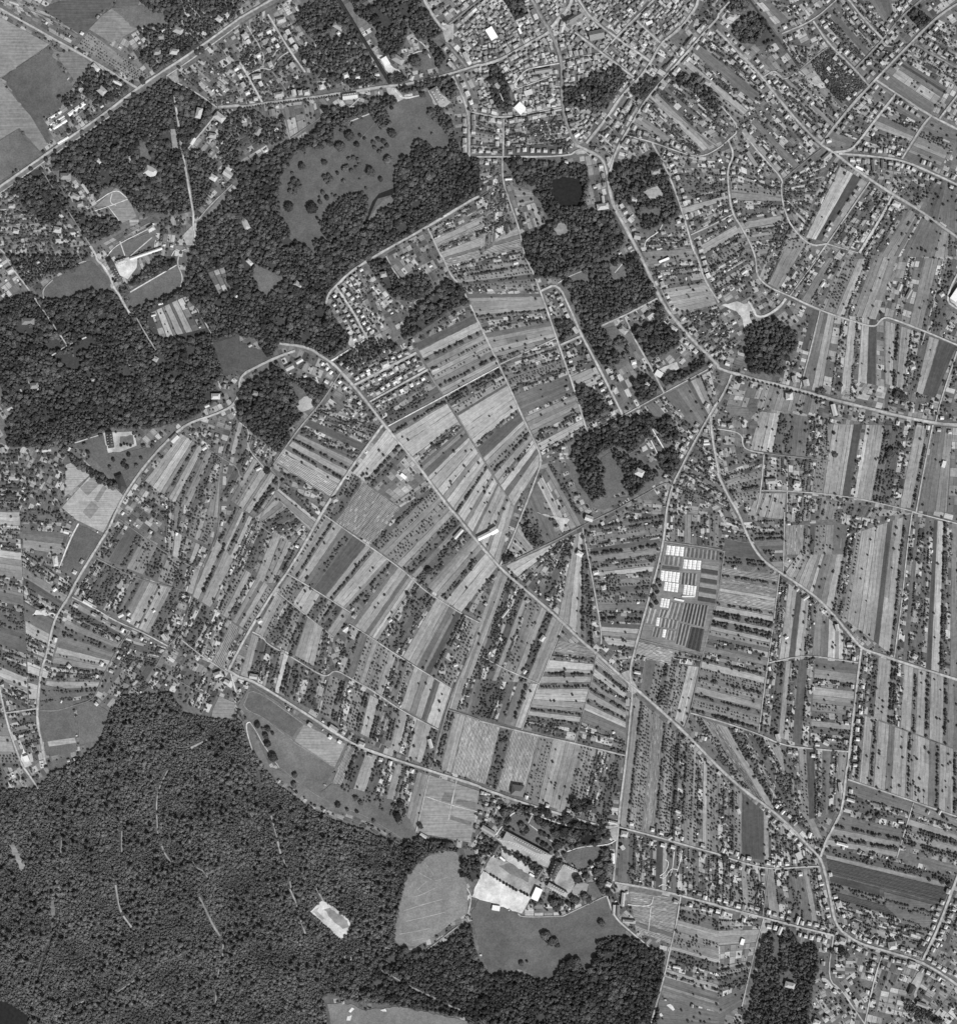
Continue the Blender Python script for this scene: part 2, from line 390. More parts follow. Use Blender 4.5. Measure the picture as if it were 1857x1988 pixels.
hay_row|1.6|.34|@13 1500 880 1610 850
hay_row|1.6|.34|@13 1380 945 1450 880
garden_path|2.2|.8|@23 1440 950 1470 870 1500 780 1510 650
garden_path|2.2|.8|@23 1440 710 1470 730 1450 800 1400 840
garden_path|2.2|.8|@23 1400 850 1440 860 1480 780 1540 790
garden_path|2|.75|@23 1520 840 1560 720 1575 640
garden_path|2.2|.75|@23 1390 920 1430 900 1480 930
garden_path|2.5|.55|@00 740 1570 900 1460 985 1535
garden_path|2.5|.6|@00 735 1635 840 1600 990 1545
garden_path|2.5|.5|@00 840 1600 925 1710
garden_path|2.5|.5|@00 870 1500 850 1570 900 1590
garden_path|2.5|.55|@00 830 1985 900 1900 1140 1780
garden_path|2.5|.5|@00 930 1870 970 1985
garden_path|2.5|.5|@00 1010 1985 1180 1840
garden_path|2.5|.5|@00 1330 1985 1360 1930 1400 1950 1440 1930
garden_path|2.5|.6|@01 220 960 240 1020 270 1060 310 1020 265 950
garden_path|2.5|.5|@01 580 1450 780 1385
garden_path|2.5|.45|@01 1660 920 1690 960 1710 1030
garden_path|3|.55|@01 980 845 1060 855 1150 870
garden_path|3|.5|@10 1180 270 1240 290
garden_path|3|.5|@10 1350 290 1400 320 1440 360
garden_path|3|.5|@10 1300 430 1440 380 1480 450
garden_path|2.5|.5|@21 1050 130 1110 60
garden_path|2.5|.5|@21 1060 190 1140 160
garden_path|2.5|.6|@21 1340 1340 1440 1510
garden_path|2.5|.6|@21 1330 1430 1380 1530
garden_path|4|.6|@21 1380 560 1400 510 1440 510
garden_path|3|.45|@20 1280 1920 1290 1860 1390 1800 1420 1740
garden_path|3|.45|@20 160 720 190 790
garden_path|4|.5|@20 270 660 350 540 450 520 620 490
garden_path|3|.4|@20 260 700 560 590
garden_path|2.5|.5|@21 1520 830 1540 870
'''
# ---------------------------------------------------------------- flat areas   name | material | tone | outline
AREAS = '''
meadow|grass|.13|@10 290 1400 440 1160 560 1130 740 970 880 900 1010 860 1180 820 1450 710 1560 830 1660 1080 1640 1170 1400 1120 1260 1520 1040 1700 640 1760 660 1860 560 2000 390 1850 300 1680
brook|water|.03|@10 960 1740 1030 1560 1080 1500 1210 1450 1220 1470 1180 1510 1070 1540 1040 1600 990 1720
path_strip|grass|.19|@10 960 1780 1060 1600 1130 1540 1190 1520 1210 1560 1100 1640 1000 1760
lawn|grass|.13|@10 840 830 920 800 1010 840 1000 880 860 920
lawn|grass|.13|@10 1340 420 1440 380 1480 520 1390 540 1300 460
square|road|.42|@10 1560 200 1660 180 1660 290 1640 340 1600 330
yard|sand|.7|@10 1060 420 1130 430 1190 520 1260 560 1200 600 1130 540
yard|sand|.55|@10 1460 700 1500 680 1640 790 1560 840 1500 800
yard|road|.45|@10 1130 670 1210 680 1280 760 1220 790 1150 720
lawn|grass|.14|@01 340 330 320 270 380 200 560 100 680 40 740 60 850 190 870 260 760 300 620 330 480 350
lawn|grass|.13|@01 1000 270 1370 70 1420 160 1400 230 1200 330 1030 400 960 330
courtyard|sand|.72|@01 890 60 1010 0 1070 0 1060 90 990 180 930 150
courtyard|sand|.6|@01 800 1370 1040 1360 1060 1470 930 1520 830 1520
lawn|grass|.15|@01 930 1400 1030 1390 1040 1460 930 1470
lawn|grass|.13|@01 590 1450 780 1380 840 1530 1160 1490 1290 1380 1180 1540 1060 1690 960 1740 870 1720
orchard_ground|land|.38|@01 510 1620 640 1570 740 1660 500 1870
walled_field|land|.40|@01 740 1660 960 1860 880 1985 @02 800 160 590 60 @01 480 1950
field|land|.25|@01 730 1700 790 1750 680 1860 620 1800
field|land|.25|@01 800 1780 830 1800 760 1910 730 1890
field|land|.27|@01 710 1900 770 1950 700 2040 640 1985
lawn|grass|.1|@01 1650 670 1857 610 1857 870 1740 940 1690 800
lawn|grass|.16|@11 120 60 240 120 370 180 300 230 220 320 170 280 100 160
lawn|grass|.1|@11 0 660 180 740 240 790 100 870 0 880
courtyard|sand|.55|@11 860 620 900 640 890 700 980 640 960 680 880 720 840 680
drive|sand|.5|@11 450 1120 560 1080 590 1150 540 1190 480 1210 440 1170
lawn|grass|.11|@11 400 960 550 1080 450 1110
meadow|grass|.14|@21 950 1560 1020 1520 1140 1720 1090 1830 1000 1880 950 1760
meadow|grass|.14|@21 640 1520 760 1700 850 1850 1000 1870 1180 1870 1000 1960 860 1950 760 1800
lawn|grass|.15|@21 980 560 1070 540 1100 640 1040 700 1150 680 1150 740 1060 800 1000 660
lawn|grass|.17|@21 1000 80 1110 50 1150 160 1040 190
lawn|grass|.16|@21 1330 1430 1380 1400 1480 1470 1400 1530
yard|sand|.6|@21 1390 520 1440 500 1480 550 1550 590 1460 600
yard|sand|.6|@21 1360 890 1530 820 1550 870 1420 940
quarry|sand|.62|@31 30 380 150 350 200 370 250 360 280 410 250 460 270 510 220 580 200 530 190 480 150 430 60 390
round_bed|land|.13|@31 275 1140 300 1150 312 1175 300 1200 275 1212 250 1200 240 1175 250 1150
round_bed|land|.15|@31 280 1275 305 1285 315 1310 300 1335 270 1340 245 1325 245 1295
round_bed|land|.17|@31 60 1170 100 1150 240 1190 245 1230 210 1250 70 1220
pond|water|.03|@20 560 1400 640 1370 770 1380 820 1480 780 1590 640 1600 560 1520
clearing|land|.28|@20 560 1780 640 1710 710 1790 640 1860
tennis_court|land|.38|@20 1270 1480 1380 1440 1430 1510 1320 1560
lawn|grass|.16|@20 1230 1620 1420 1620 1400 1660 1250 1670
church_square|road|.34|@20 550 230 640 60 760 20 870 140 920 185 720 240 600 265
yard|sand|.55|@20 740 1180 780 1150 840 1180 760 1200
yard|sand|.6|@20 990 1270 1030 1200 1050 1200 1010 1310
lawn|grass|.1|@30 300 360 500 320 380 200 290 300
yard|sand|.55|@30 30 130 60 100 80 70 100 100 150 110 160 140 110 180 70 190
field|land|.12|@00 330 60 480 0 900 -10 780 100 690 230 620 265 400 120
field|land|.13|@00 910 -20 1100 -20 1060 60 950 100 890 40
field|land|.28|@00 -60 110 0 130 380 340 360 360 20 590 -60 620
field|grass|.13|@00 20 600 360 370 560 660 470 830 330 910 390 1060 380 1120
field|land|.25|@00 -60 640 0 610 150 800 240 900 370 1120 310 1170 150 990 0 1080 -60 1090
field|grass|.15|@00 -60 1100 0 1090 130 1000 310 1170 240 1250 0 1400 -60 1430
field|land|.21|@00 390 360 460 400 600 400 700 490 660 590 590 640
field|land|.24|@00 690 225 800 110 870 60 1070 220 1000 260 860 330
lawn|grass|.16|@00 870 60 1030 210 1320 220 1260 100 1100 40
lawn|grass|.15|@00 1080 1110 1160 1080 1170 1240 1090 1230
kitchen_garden|land|.3|@00 1320 1000 1390 1000 1420 1160 1340 1160
park_ground|grass|.14|@00 1470 1180 1700 1290 1600 1560 1510 1640
forecourt|road|.45|@00 1350 1900 1440 1800 1520 1720 1530 1820 1490 1900
forecourt|road|.33|@00 1230 620 1290 580 1370 540 1390 640 1300 620
formal_garden|land|.26|@00 740 1600 900 1450 1000 1540 1060 1680 940 1730 840 1600
formal_garden|grass|.15|@00 830 1985 940 1880 1170 1800 1230 1850 1100 1930 950 1985
kitchen_garden|land|.22|@00 1610 1640 1730 1500 1770 1570 1640 1680
meadow|grass|.14|@02 610 90 790 190 560 520 480 440
meadow|grass|.14|@02 310 1340 500 1370 560 1400 600 1850 360 1890 300 1600
field|land|.38|@02 370 1780 580 1750 590 1790 380 1820
meadow|grass|.15|@02 590 1490 720 1470 860 1560 760 1780 620 1800
square_field|land|.28|@02 1650 1530 1700 1430 1820 1480 1810 1600 1640 1600
yard|sand|.75|@02 160 1920 180 1830 210 1870 250 1960 190 1985
village_yard|sand|.75|@02 250 800 280 760 440 790 430 810 380 800
meadow|grass|.16|@12 -10 1500 90 1330 500 1620 860 1800 740 1985 @13 620 200 720 120 1220 260 1360 470 1340 560 1280 560 900 350 620 220 320 20 @12 80 1640
meadow|grass|.17|@12 40 1640 80 1640 240 1985 @13 320 20 620 220 900 350 1280 560 1340 560 1310 585 1060 450 900 380 600 300 420 160 200 20 @12 130 1880
field|grass|.12|@12 90 1350 490 1640 410 1750 250 1640 60 1540 40 1490
field|land|.30|@12 500 1650 820 1800 735 1985 420 1790
meadow|grass|.22|@13 1190 1300 1240 1020 1290 850 1400 730 1530 640 1680 650 1710 720 1760 900 1770 1130 1660 1190 1520 1300 1370 1390 1230 1370
meadow|grass|.135|@13 1790 1130 @23 0 1010 300 1130 330 1160 650 1150 980 1000 1050 1160 1130 1260 1120 1340 1050 1310 910 1320 930 1450 900 1560 880 1620 800 1610 600 1600 540 1640 300 1560 100 1630 40 1500 0 1400 @13 1820 1250
meadow|grass|.2|@13 680 1830 860 1830 960 1880 1240 1850 1857 1985 1857 2050 720 2050
sand_pit|sand|.72|@13 540 1120 640 1030 720 1070 870 1190 860 1250 790 1340 640 1200
pit_floor|sand|.34|@13 650 1100 700 1085 835 1185 850 1235 800 1250 720 1180
pit_floor|sand|.42|@13 560 1120 620 1080 600 1110 660 1170 640 1180
clearing|sand|.6|@13 800 1470 830 1450 880 1470 870 1500
bunker|sand|.85|@13 845 1890 870 1860 890 1870 860 1900
bunker|sand|.85|@13 835 1930 870 1920 860 1960 830 1960
bunker|sand|.85|@13 1090 1880 1130 1870 1140 1890 1110 1890
bunker|sand|.85|@23 1450 1840 1480 1830 1515 1875 1500 1885
bunker|sand|.85|@23 1395 1910 1410 1900 1425 1925 1405 1930
walled_field|land|.29|@13 1470 55 1857 180 @23 0 180 @13 1790 580 1360 500
field|land|.2|@13 1590 190 1690 200 1640 280 1560 250
field|land|.19|@13 1690 240 1840 270 1830 330 1670 280
field|land|.18|@13 1640 370 1800 420 1790 450 1630 400
school_yard|sand|.80|@23 -60 1000 0 850 30 800 80 830 300 950 400 1010 330 1130
school_yard|sand|.45|@23 30 790 90 690 200 720 470 880 480 900 400 1005 300 945 80 825
lawn|grass|.22|@23 150 760 240 740 400 830 380 890 220 810
school_park|grass|.13|@23 200 460 270 330 420 370 640 450 780 480 680 560 560 680
school_yard|sand|.5|@23 130 540 550 720 540 780 190 620
school_yard|sand|.62|@23 170 620 230 620 440 800 420 840 170 700
school_yard|sand|.45|@23 580 870 640 760 780 800 760 860 700 980 600 920
pond|water|.03|@23 780 530 860 505 910 530 900 580 840 600 780 590
meadow|grass|.14|@23 680 660 800 620 960 600 940 670 870 740 790 780 690 720
field|land|.3|@23 720 940 770 880 850 900 830 960 720 990
lawn|grass|.13|@23 850 890 930 880 980 970 900 1010 840 980
yard|road|.42|@23 1010 480 1080 460 1060 560 1030 560
yard|road|.38|@23 1060 900 1160 920 1150 960 1080 950
crossroads|road|.40|@22 1100 1250 1170 1220 1185 1290 1240 1390 1180 1420 1150 1330
lake|water|.03|@03 -60 1770 0 1790 120 1850 230 1930 240 2060 -60 2060
clearing|land|.30|@03 65 600 125 590 205 770 165 815
clearing|land|.2|@03 400 1030 435 1020 430 1180 405 1300 385 1100
nursery|land|.22|@22 1435 240 1857 300 @32 15 650 @22 1740 1110 1245 980 1310 740 1400 440
depot_yard|sand|.6|@31 1800 335 1840 290 1930 300 1930 430 1857 395
farm_plot|land|.34|@33 350 1180 415 1180 360 1360 340 1560 280 1640 320 1380
field|land|.16|@33 1290 960 1740 1080 1620 1300 1450 1210 1300 1070
sand_track|sand|.45|@33 1490 1680 1590 1540 1600 1600 1530 1790
sandy_lot|sand|.6|@22 440 0 700 60 640 150 610 60
'''
# ---------------------------------------------------------------- woods (painted in order; 0 clears)  type | outline
WOODS = '''
1|@00 1080 700 1280 620 1380 660 1640 830 1640 900 1460 1140 1440 1200 1490 1640 1340 1660 1080 1640 1000 1560 960 1480 900 1440 780 1470 760 1560 640 1400 420 1300 420 1220 700 1040 960 840
0|@00 1320 940 1390 940 1430 1170 1330 1165
0|@00 1080 1110 1160 1090 1170 1240 1080 1230
0|@00 780 1330 840 1320 890 1420 780 1470
0|@00 1500 820 1600 820 1590 960 1500 940
3|@00 100 1460 0 1500 0 1985 1500 1985 1400 1780 1300 1700 1000 1740 700 1560 480 1300 330 1320 230 1310
1|@00 100 1460 230 1310 330 1320 470 1480 560 1640 690 1690 900 1700 940 1780 760 1860 700 1890 560 1700 480 1620 420 1720 330 1740 200 1600
0|@00 740 1600 900 1450 1000 1540 1060 1690 940 1730 840 1600
0|@00 790 1880 1180 1660 1260 1690 1230 1850 1100 1940 950 1985 830 1985
1|@00 1540 1750 1660 1660 1857 1450 1857 1985 1490 1985 1520 1880
5|@00 1060 0 1857 -40 1857 130 1500 370 1200 560 1100 420 1180 330 1060 240 1180 200 1350 200 1260 130
1|@00 1100 0 1400 0 1400 60 1330 190 1240 120
1|@00 1330 370 1480 300 1540 360 1420 440
5|@00 600 640 680 540 760 540 960 640 1000 700 940 760 800 820 700 760 640 700
5|@00 1460 1180 1560 1160 1700 1300 1600 1560 1520 1640 1470 1300
5|@00 1700 960 1857 850 1857 1400 1720 1260
5|@00 470 760 600 690 640 770 520 850
3|@10 0 180 220 60 500 560 1130 650 920 690 0 810
5|@10 450 380 900 260 1100 640 900 680 560 560
1|@10 0 1280 100 1260 330 1130 500 1080 640 960 680 840 860 830 1000 830 1060 760 1200 750 1220 790 1130 840 1180 960 1100 1010 1040 930 1010 880 870 940 820 1000 740 980 720 1110 600 1160 560 1140 440 1170 400 1250 330 1350 300 1440 310 1680 390 1760 390 1840 560 1960 570 1985 0 1985
1|@10 570 1870 640 1850 680 1880 740 1890 860 1900 960 1800 1000 1700 1120 1620 1220 1520 1200 1400 1210 1290 1270 1200 1320 1250 1350 1110 1410 1080 1520 1160 1620 1160 1640 1080 1560 980 1450 850 1540 830 1640 930 1680 1080 1720 1200 1857 1240 1857 1500 1780 1560 1400 1780 1040 1985 600 1985
0|@10 1000 1700 1080 1590 1180 1530 1210 1560 1100 1640 1000 1760
1|@10 620 1740 700 1610 800 1530 900 1500 980 1530 1000 1640 960 1740 900 1860 780 1900 660 1830
1|@10 1210 690 1500 620 1640 600 1690 680 1680 760 1620 760 1540 660 1280 720
1|@10 430 120 560 0 780 0 900 180 950 330 880 300 800 220 720 210 700 250 720 370 640 400 600 330 500 230
1|@10 840 -20 940 40 1010 60 1100 0 1400 -20 1420 60 1530 200 1570 260 1480 300 1600 440 1540 530 1460 300 1400 310 1310 200 1280 330 1200 440 1100 400 1050 200 940 140
0|@10 1050 110 1120 100 1200 190 1150 230 1060 160
0|@10 1230 50 1310 30 1330 150 1260 150
1|@10 1130 600 1260 560 1300 620 1220 650
5|@10 0 820 60 860 130 880 230 930 340 920 360 1000 330 1100 200 1130 100 1100 40 1050 0 1040
0|@10 20 900 110 920 100 1000 20 1000
0|@10 100 1070 130 960 190 960 170 1080
1|@20 650 680 760 680 790 620 960 560 1080 490 1130 600 1100 660 1000 800 900 880 830 830 650 830
0|@20 780 700 850 700 840 800 790 780
1|@20 1180 680 1260 620 1390 600 1390 650 1280 780 1180 720
5|@20 1450 540 1600 580 1700 600 1857 740 1857 900 1700 740 1560 660
1|@20 200 0 340 0 350 120 280 150
1|@20 80 510 150 520 240 700 250 850 160 860 100 760
1|@20 190 1230 260 1220 400 1240 480 1260 600 1270 830 1290 850 1400 820 1560 860 1640 1000 1620 1100 1760 1130 1880 1040 1950 1000 1985 360 1985 330 1850 520 1760 640 1640 540 1700 480 1560 430 1500 460 1420 300 1440 260 1340
0|@20 560 1400 640 1370 770 1380 820 1480 780 1600 640 1610 560 1520
0|@20 560 1780 640 1710 710 1790 640 1860
0|@20 840 1440 1000 1440 1010 1640 900 1640 860 1560
7|@20 1000 1380 1110 1250 1240 1240 1380 1200 1480 1440 1550 1660 1420 1740 1270 1790 1200 1600 1060 1560
0|@20 1265 1480 1380 1430 1440 1520 1320 1570
0|@20 1230 1610 1430 1610 1400 1670 1250 1680
1|@30 110 250 250 100 350 120 460 320 360 350 300 340 180 330
0|@30 300 340 380 210 460 320
1|@30 30 -20 250 -20 230 80 100 90
6|@30 720 480 880 370 1060 540 1150 680 960 800 860 700
1|@30 1470 120 1540 70 1660 150 1580 220
5|@01 0 0 700 0 560 130 420 130 260 210 210 230 60 20
1|@01 0 360 220 290 330 330 480 340 700 270 860 280 930 340 1010 420 1150 370 1420 260 1440 160 1460 0 1857 0 1857 830 1640 1000 1740 1080 1480 1260 1180 1340 840 1330 560 1470 300 1480 60 1480 50 1300 100 1240 30 1120 0 900
0|@01 1160 420 1330 340 1460 290 1620 580 1520 640 1230 640 1150 560
0|@01 1640 660 1857 610 1857 880 1740 950 1690 800
0|@01 1600 120 1740 80 1800 260 1700 310
0|@01 210 330 160 500 280 560 250 640 120 600 150 480
0|@01 400 640 480 660 480 740 340 730
0|@01 550 720 680 660 690 720 600 760
0|@01 650 870 700 880 750 970 700 980
0|@01 400 780 600 730 620 830 500 860
0|@01 1180 760 1260 760 1300 840 1200 850
0|@01 930 860 1060 880 1060 940 920 950
0|@01 1590 1060 1700 1040 1730 1120 1600 1130
0|@01 1440 1190 1640 1150 1640 1190 1450 1220
0|@01 210 960 320 960 310 1060 220 1060
0|@01 740 560 800 580 790 620 730 620
0|@01 860 480 950 490 920 530
0|@01 500 830 600 830 620 870 520 880
0|@01 120 1000 200 1020 190 1080 110 1070
0|@01 760 1180 830 1180 820 1230 770 1230
0|@01 340 1240 430 1250 420 1290 350 1290
1|@01 1010 230 1180 60 1240 10 1360 0 1370 60 1100 210
3|@01 0 1500 540 1500 500 1985 0 1985
1|@01 480 1480 600 1580 920 1780 880 1820 560 1600
1|@11 0 0 1030 0 850 110 740 210 660 330 680 400 760 520 850 620 840 690 700 790 530 690 300 680 250 790 200 750 130 640 0 620
0|@11 120 60 240 120 370 180 300 230 220 320 170 280 100 160
0|@11 230 500 400 480 380 540 260 560
0|@11 400 180 490 190 480 260 400 270
0|@11 0 20 100 0 130 60 60 140
1|@11 0 1030 100 980 180 920 290 830 390 960 450 1100 450 1210 500 1230 380 1340 400 1430 290 1520 60 1330 0 1280
0|@11 80 1020 160 1020 160 1110 90 1110
1|@11 390 940 560 980 690 1030 630 1140 580 1160 440 1000
0|@11 400 960 550 1080 590 1150 480 1210 440 1110
1|@11 1000 60 1130 20 1180 100 1260 210 1300 350 1200 330 1100 220
0|@11 1080 110 1150 110 1200 270 1140 260
1|@11 1200 200 1450 150 1500 240 1400 330 1260 330 1180 240
1|@11 1260 560 1400 380 1620 190 1720 250 1770 370 1650 410 1350 620 1280 630
5|@11 820 740 1000 640 1180 680 1230 700 960 860 880 880 760 840
7|@21 370 0 1230 0 1380 300 1280 370 940 540 810 580 780 480 720 300 640 170 440 160
0|@21 1000 80 1110 50 1150 160 1040 190
0|@21 720 150 860 110 860 200 720 210
0|@21 900 30 1030 0 1040 50 950 70
7|@21 810 590 940 560 1060 600 1140 660 1160 760 1080 830 960 860 880 700
0|@21 980 560 1060 540 1090 620 1040 700 1140 680 1150 720 1060 800
1|@21 600 520 720 500 760 590 640 660
7|@21 1170 570 1390 510 1560 600 1550 680 1430 770 1280 780 1200 650
1|@21 1370 350 1430 380 1430 500 1380 500
1|@21 750 1000 880 1040 1000 1190 860 1290 830 1260 760 1080
1|@21 1180 990 1300 930 1390 1000 1370 1090 1250 1130
1|@21 1430 930 1570 880 1740 780 1750 850 1560 960 1440 1010
1|@21 750 1420 900 1340 1100 1270 1330 1240 1440 1250 1560 1400 1500 1440 1340 1330 1280 1440 1180 1520 1050 1470 900 1540 780 1680 720 1560
7|@21 760 1690 740 1500 900 1540 980 1660 950 1760 980 1860 880 1900 800 1800
7|@21 1020 1500 1180 1560 1300 1640 1400 1700 1300 1760 1180 1870 1060 1700
1|@21 1400 1540 1500 1480 1540 1560 1560 1650 1480 1700 1400 1620
0|@21 950 1560 1020 1520 1140 1720 1090 1830 1000 1780
0|@21 1200 1640 1290 1640 1290 1720 1210 1720
7|@31 220 560 420 480 620 600 620 700 500 830 480 920 260 910 220 760
1|@22 320 100 400 100 420 180 490 240 440 280 380 230
1|@22 190 370 220 290 260 330 270 380 200 400
2|@u -50 1540 70 1530 105 1500 150 1480 195 1440 215 1380 240 1350 330 1345 360 1385 410 1395 470 1400 480 1440 505 1480 540 1525 590 1560 640 1590 700 1610 770 1640 800 1645 830 1640 830 1655 790 1700 770 1780 765 1835 800 1850 830 1845 870 1830 905 1795 915 1800 920 1840 940 1895 900 1965 760 1950 690 1945 640 1930 620 1940 640 1955 640 2040 -50 2040
1|@u 765 1835 800 1850 830 1845 870 1830 905 1795 915 1800 920 1850 945 1897 1000 1888 1050 1905 1075 1900 1090 1865 1120 1860 1130 1885 1155 1870 1160 1830 1200 1815 1235 1825 1290 1850 1275 1988 1260 2040 1000 2040 900 1975 760 1948 700 1930
0|@13 660 1830 860 1830 960 1880 1240 1850 1857 1985 1857 2100 700 2100
1|@13 1290 570 1400 550 1640 580 1700 640 1480 660 1380 740 1290 850 1240 960 1220 760 1270 600
0|@13 540 1120 640 1030 720 1070 870 1190 860 1250 790 1340 640 1200
0|@13 800 1465 830 1445 890 1465 870 1505
0|@03 65 600 125 590 205 770 165 815
0|@03 390 1030 437 1020 432 1180 405 1300
0|@03 -60 1770 0 1790 120 1850 230 1930 240 2060 -60 2060
5|@23 180 460 250 300 460 300 640 440 800 480 1000 520 900 600 780 600 680 640 560 560
0|@23 210 450 270 340 420 380 600 480 640 540 540 620 400 540
0|@23 780 530 860 505 910 530 900 580 840 600 780 590
1|@23 760 430 900 440 1010 500 990 560 900 520 820 500
5|@23 -20 560 60 540 150 600 100 660 0 680
1|@13 1800 690 1857 680 1857 850 @23 50 830 @13 1800 880 1720 820 1720 740
1|@23 200 640 300 660 480 780 440 820 320 720
1|@23 700 250 820 260 880 290 800 340 720 330
5|@23 460 310 560 330 540 390 640 400 760 450 860 470 980 500 1000 540 860 500 640 440
5|@23 950 620 1010 640 1050 760 1000 800 950 880 900 820 930 760
7|@33 370 1300 460 1270 600 1290 640 1400 760 1340 780 1500 740 1700 700 2050 210 2050 300 1600 330 1420
0|@33 490 1580 570 1560 620 1690 480 1710
0|@33 430 1300 480 1290 480 1500 440 1480
5|@33 1440 1800 1560 1850 1760 1960 1680 1985 1450 1880
'''
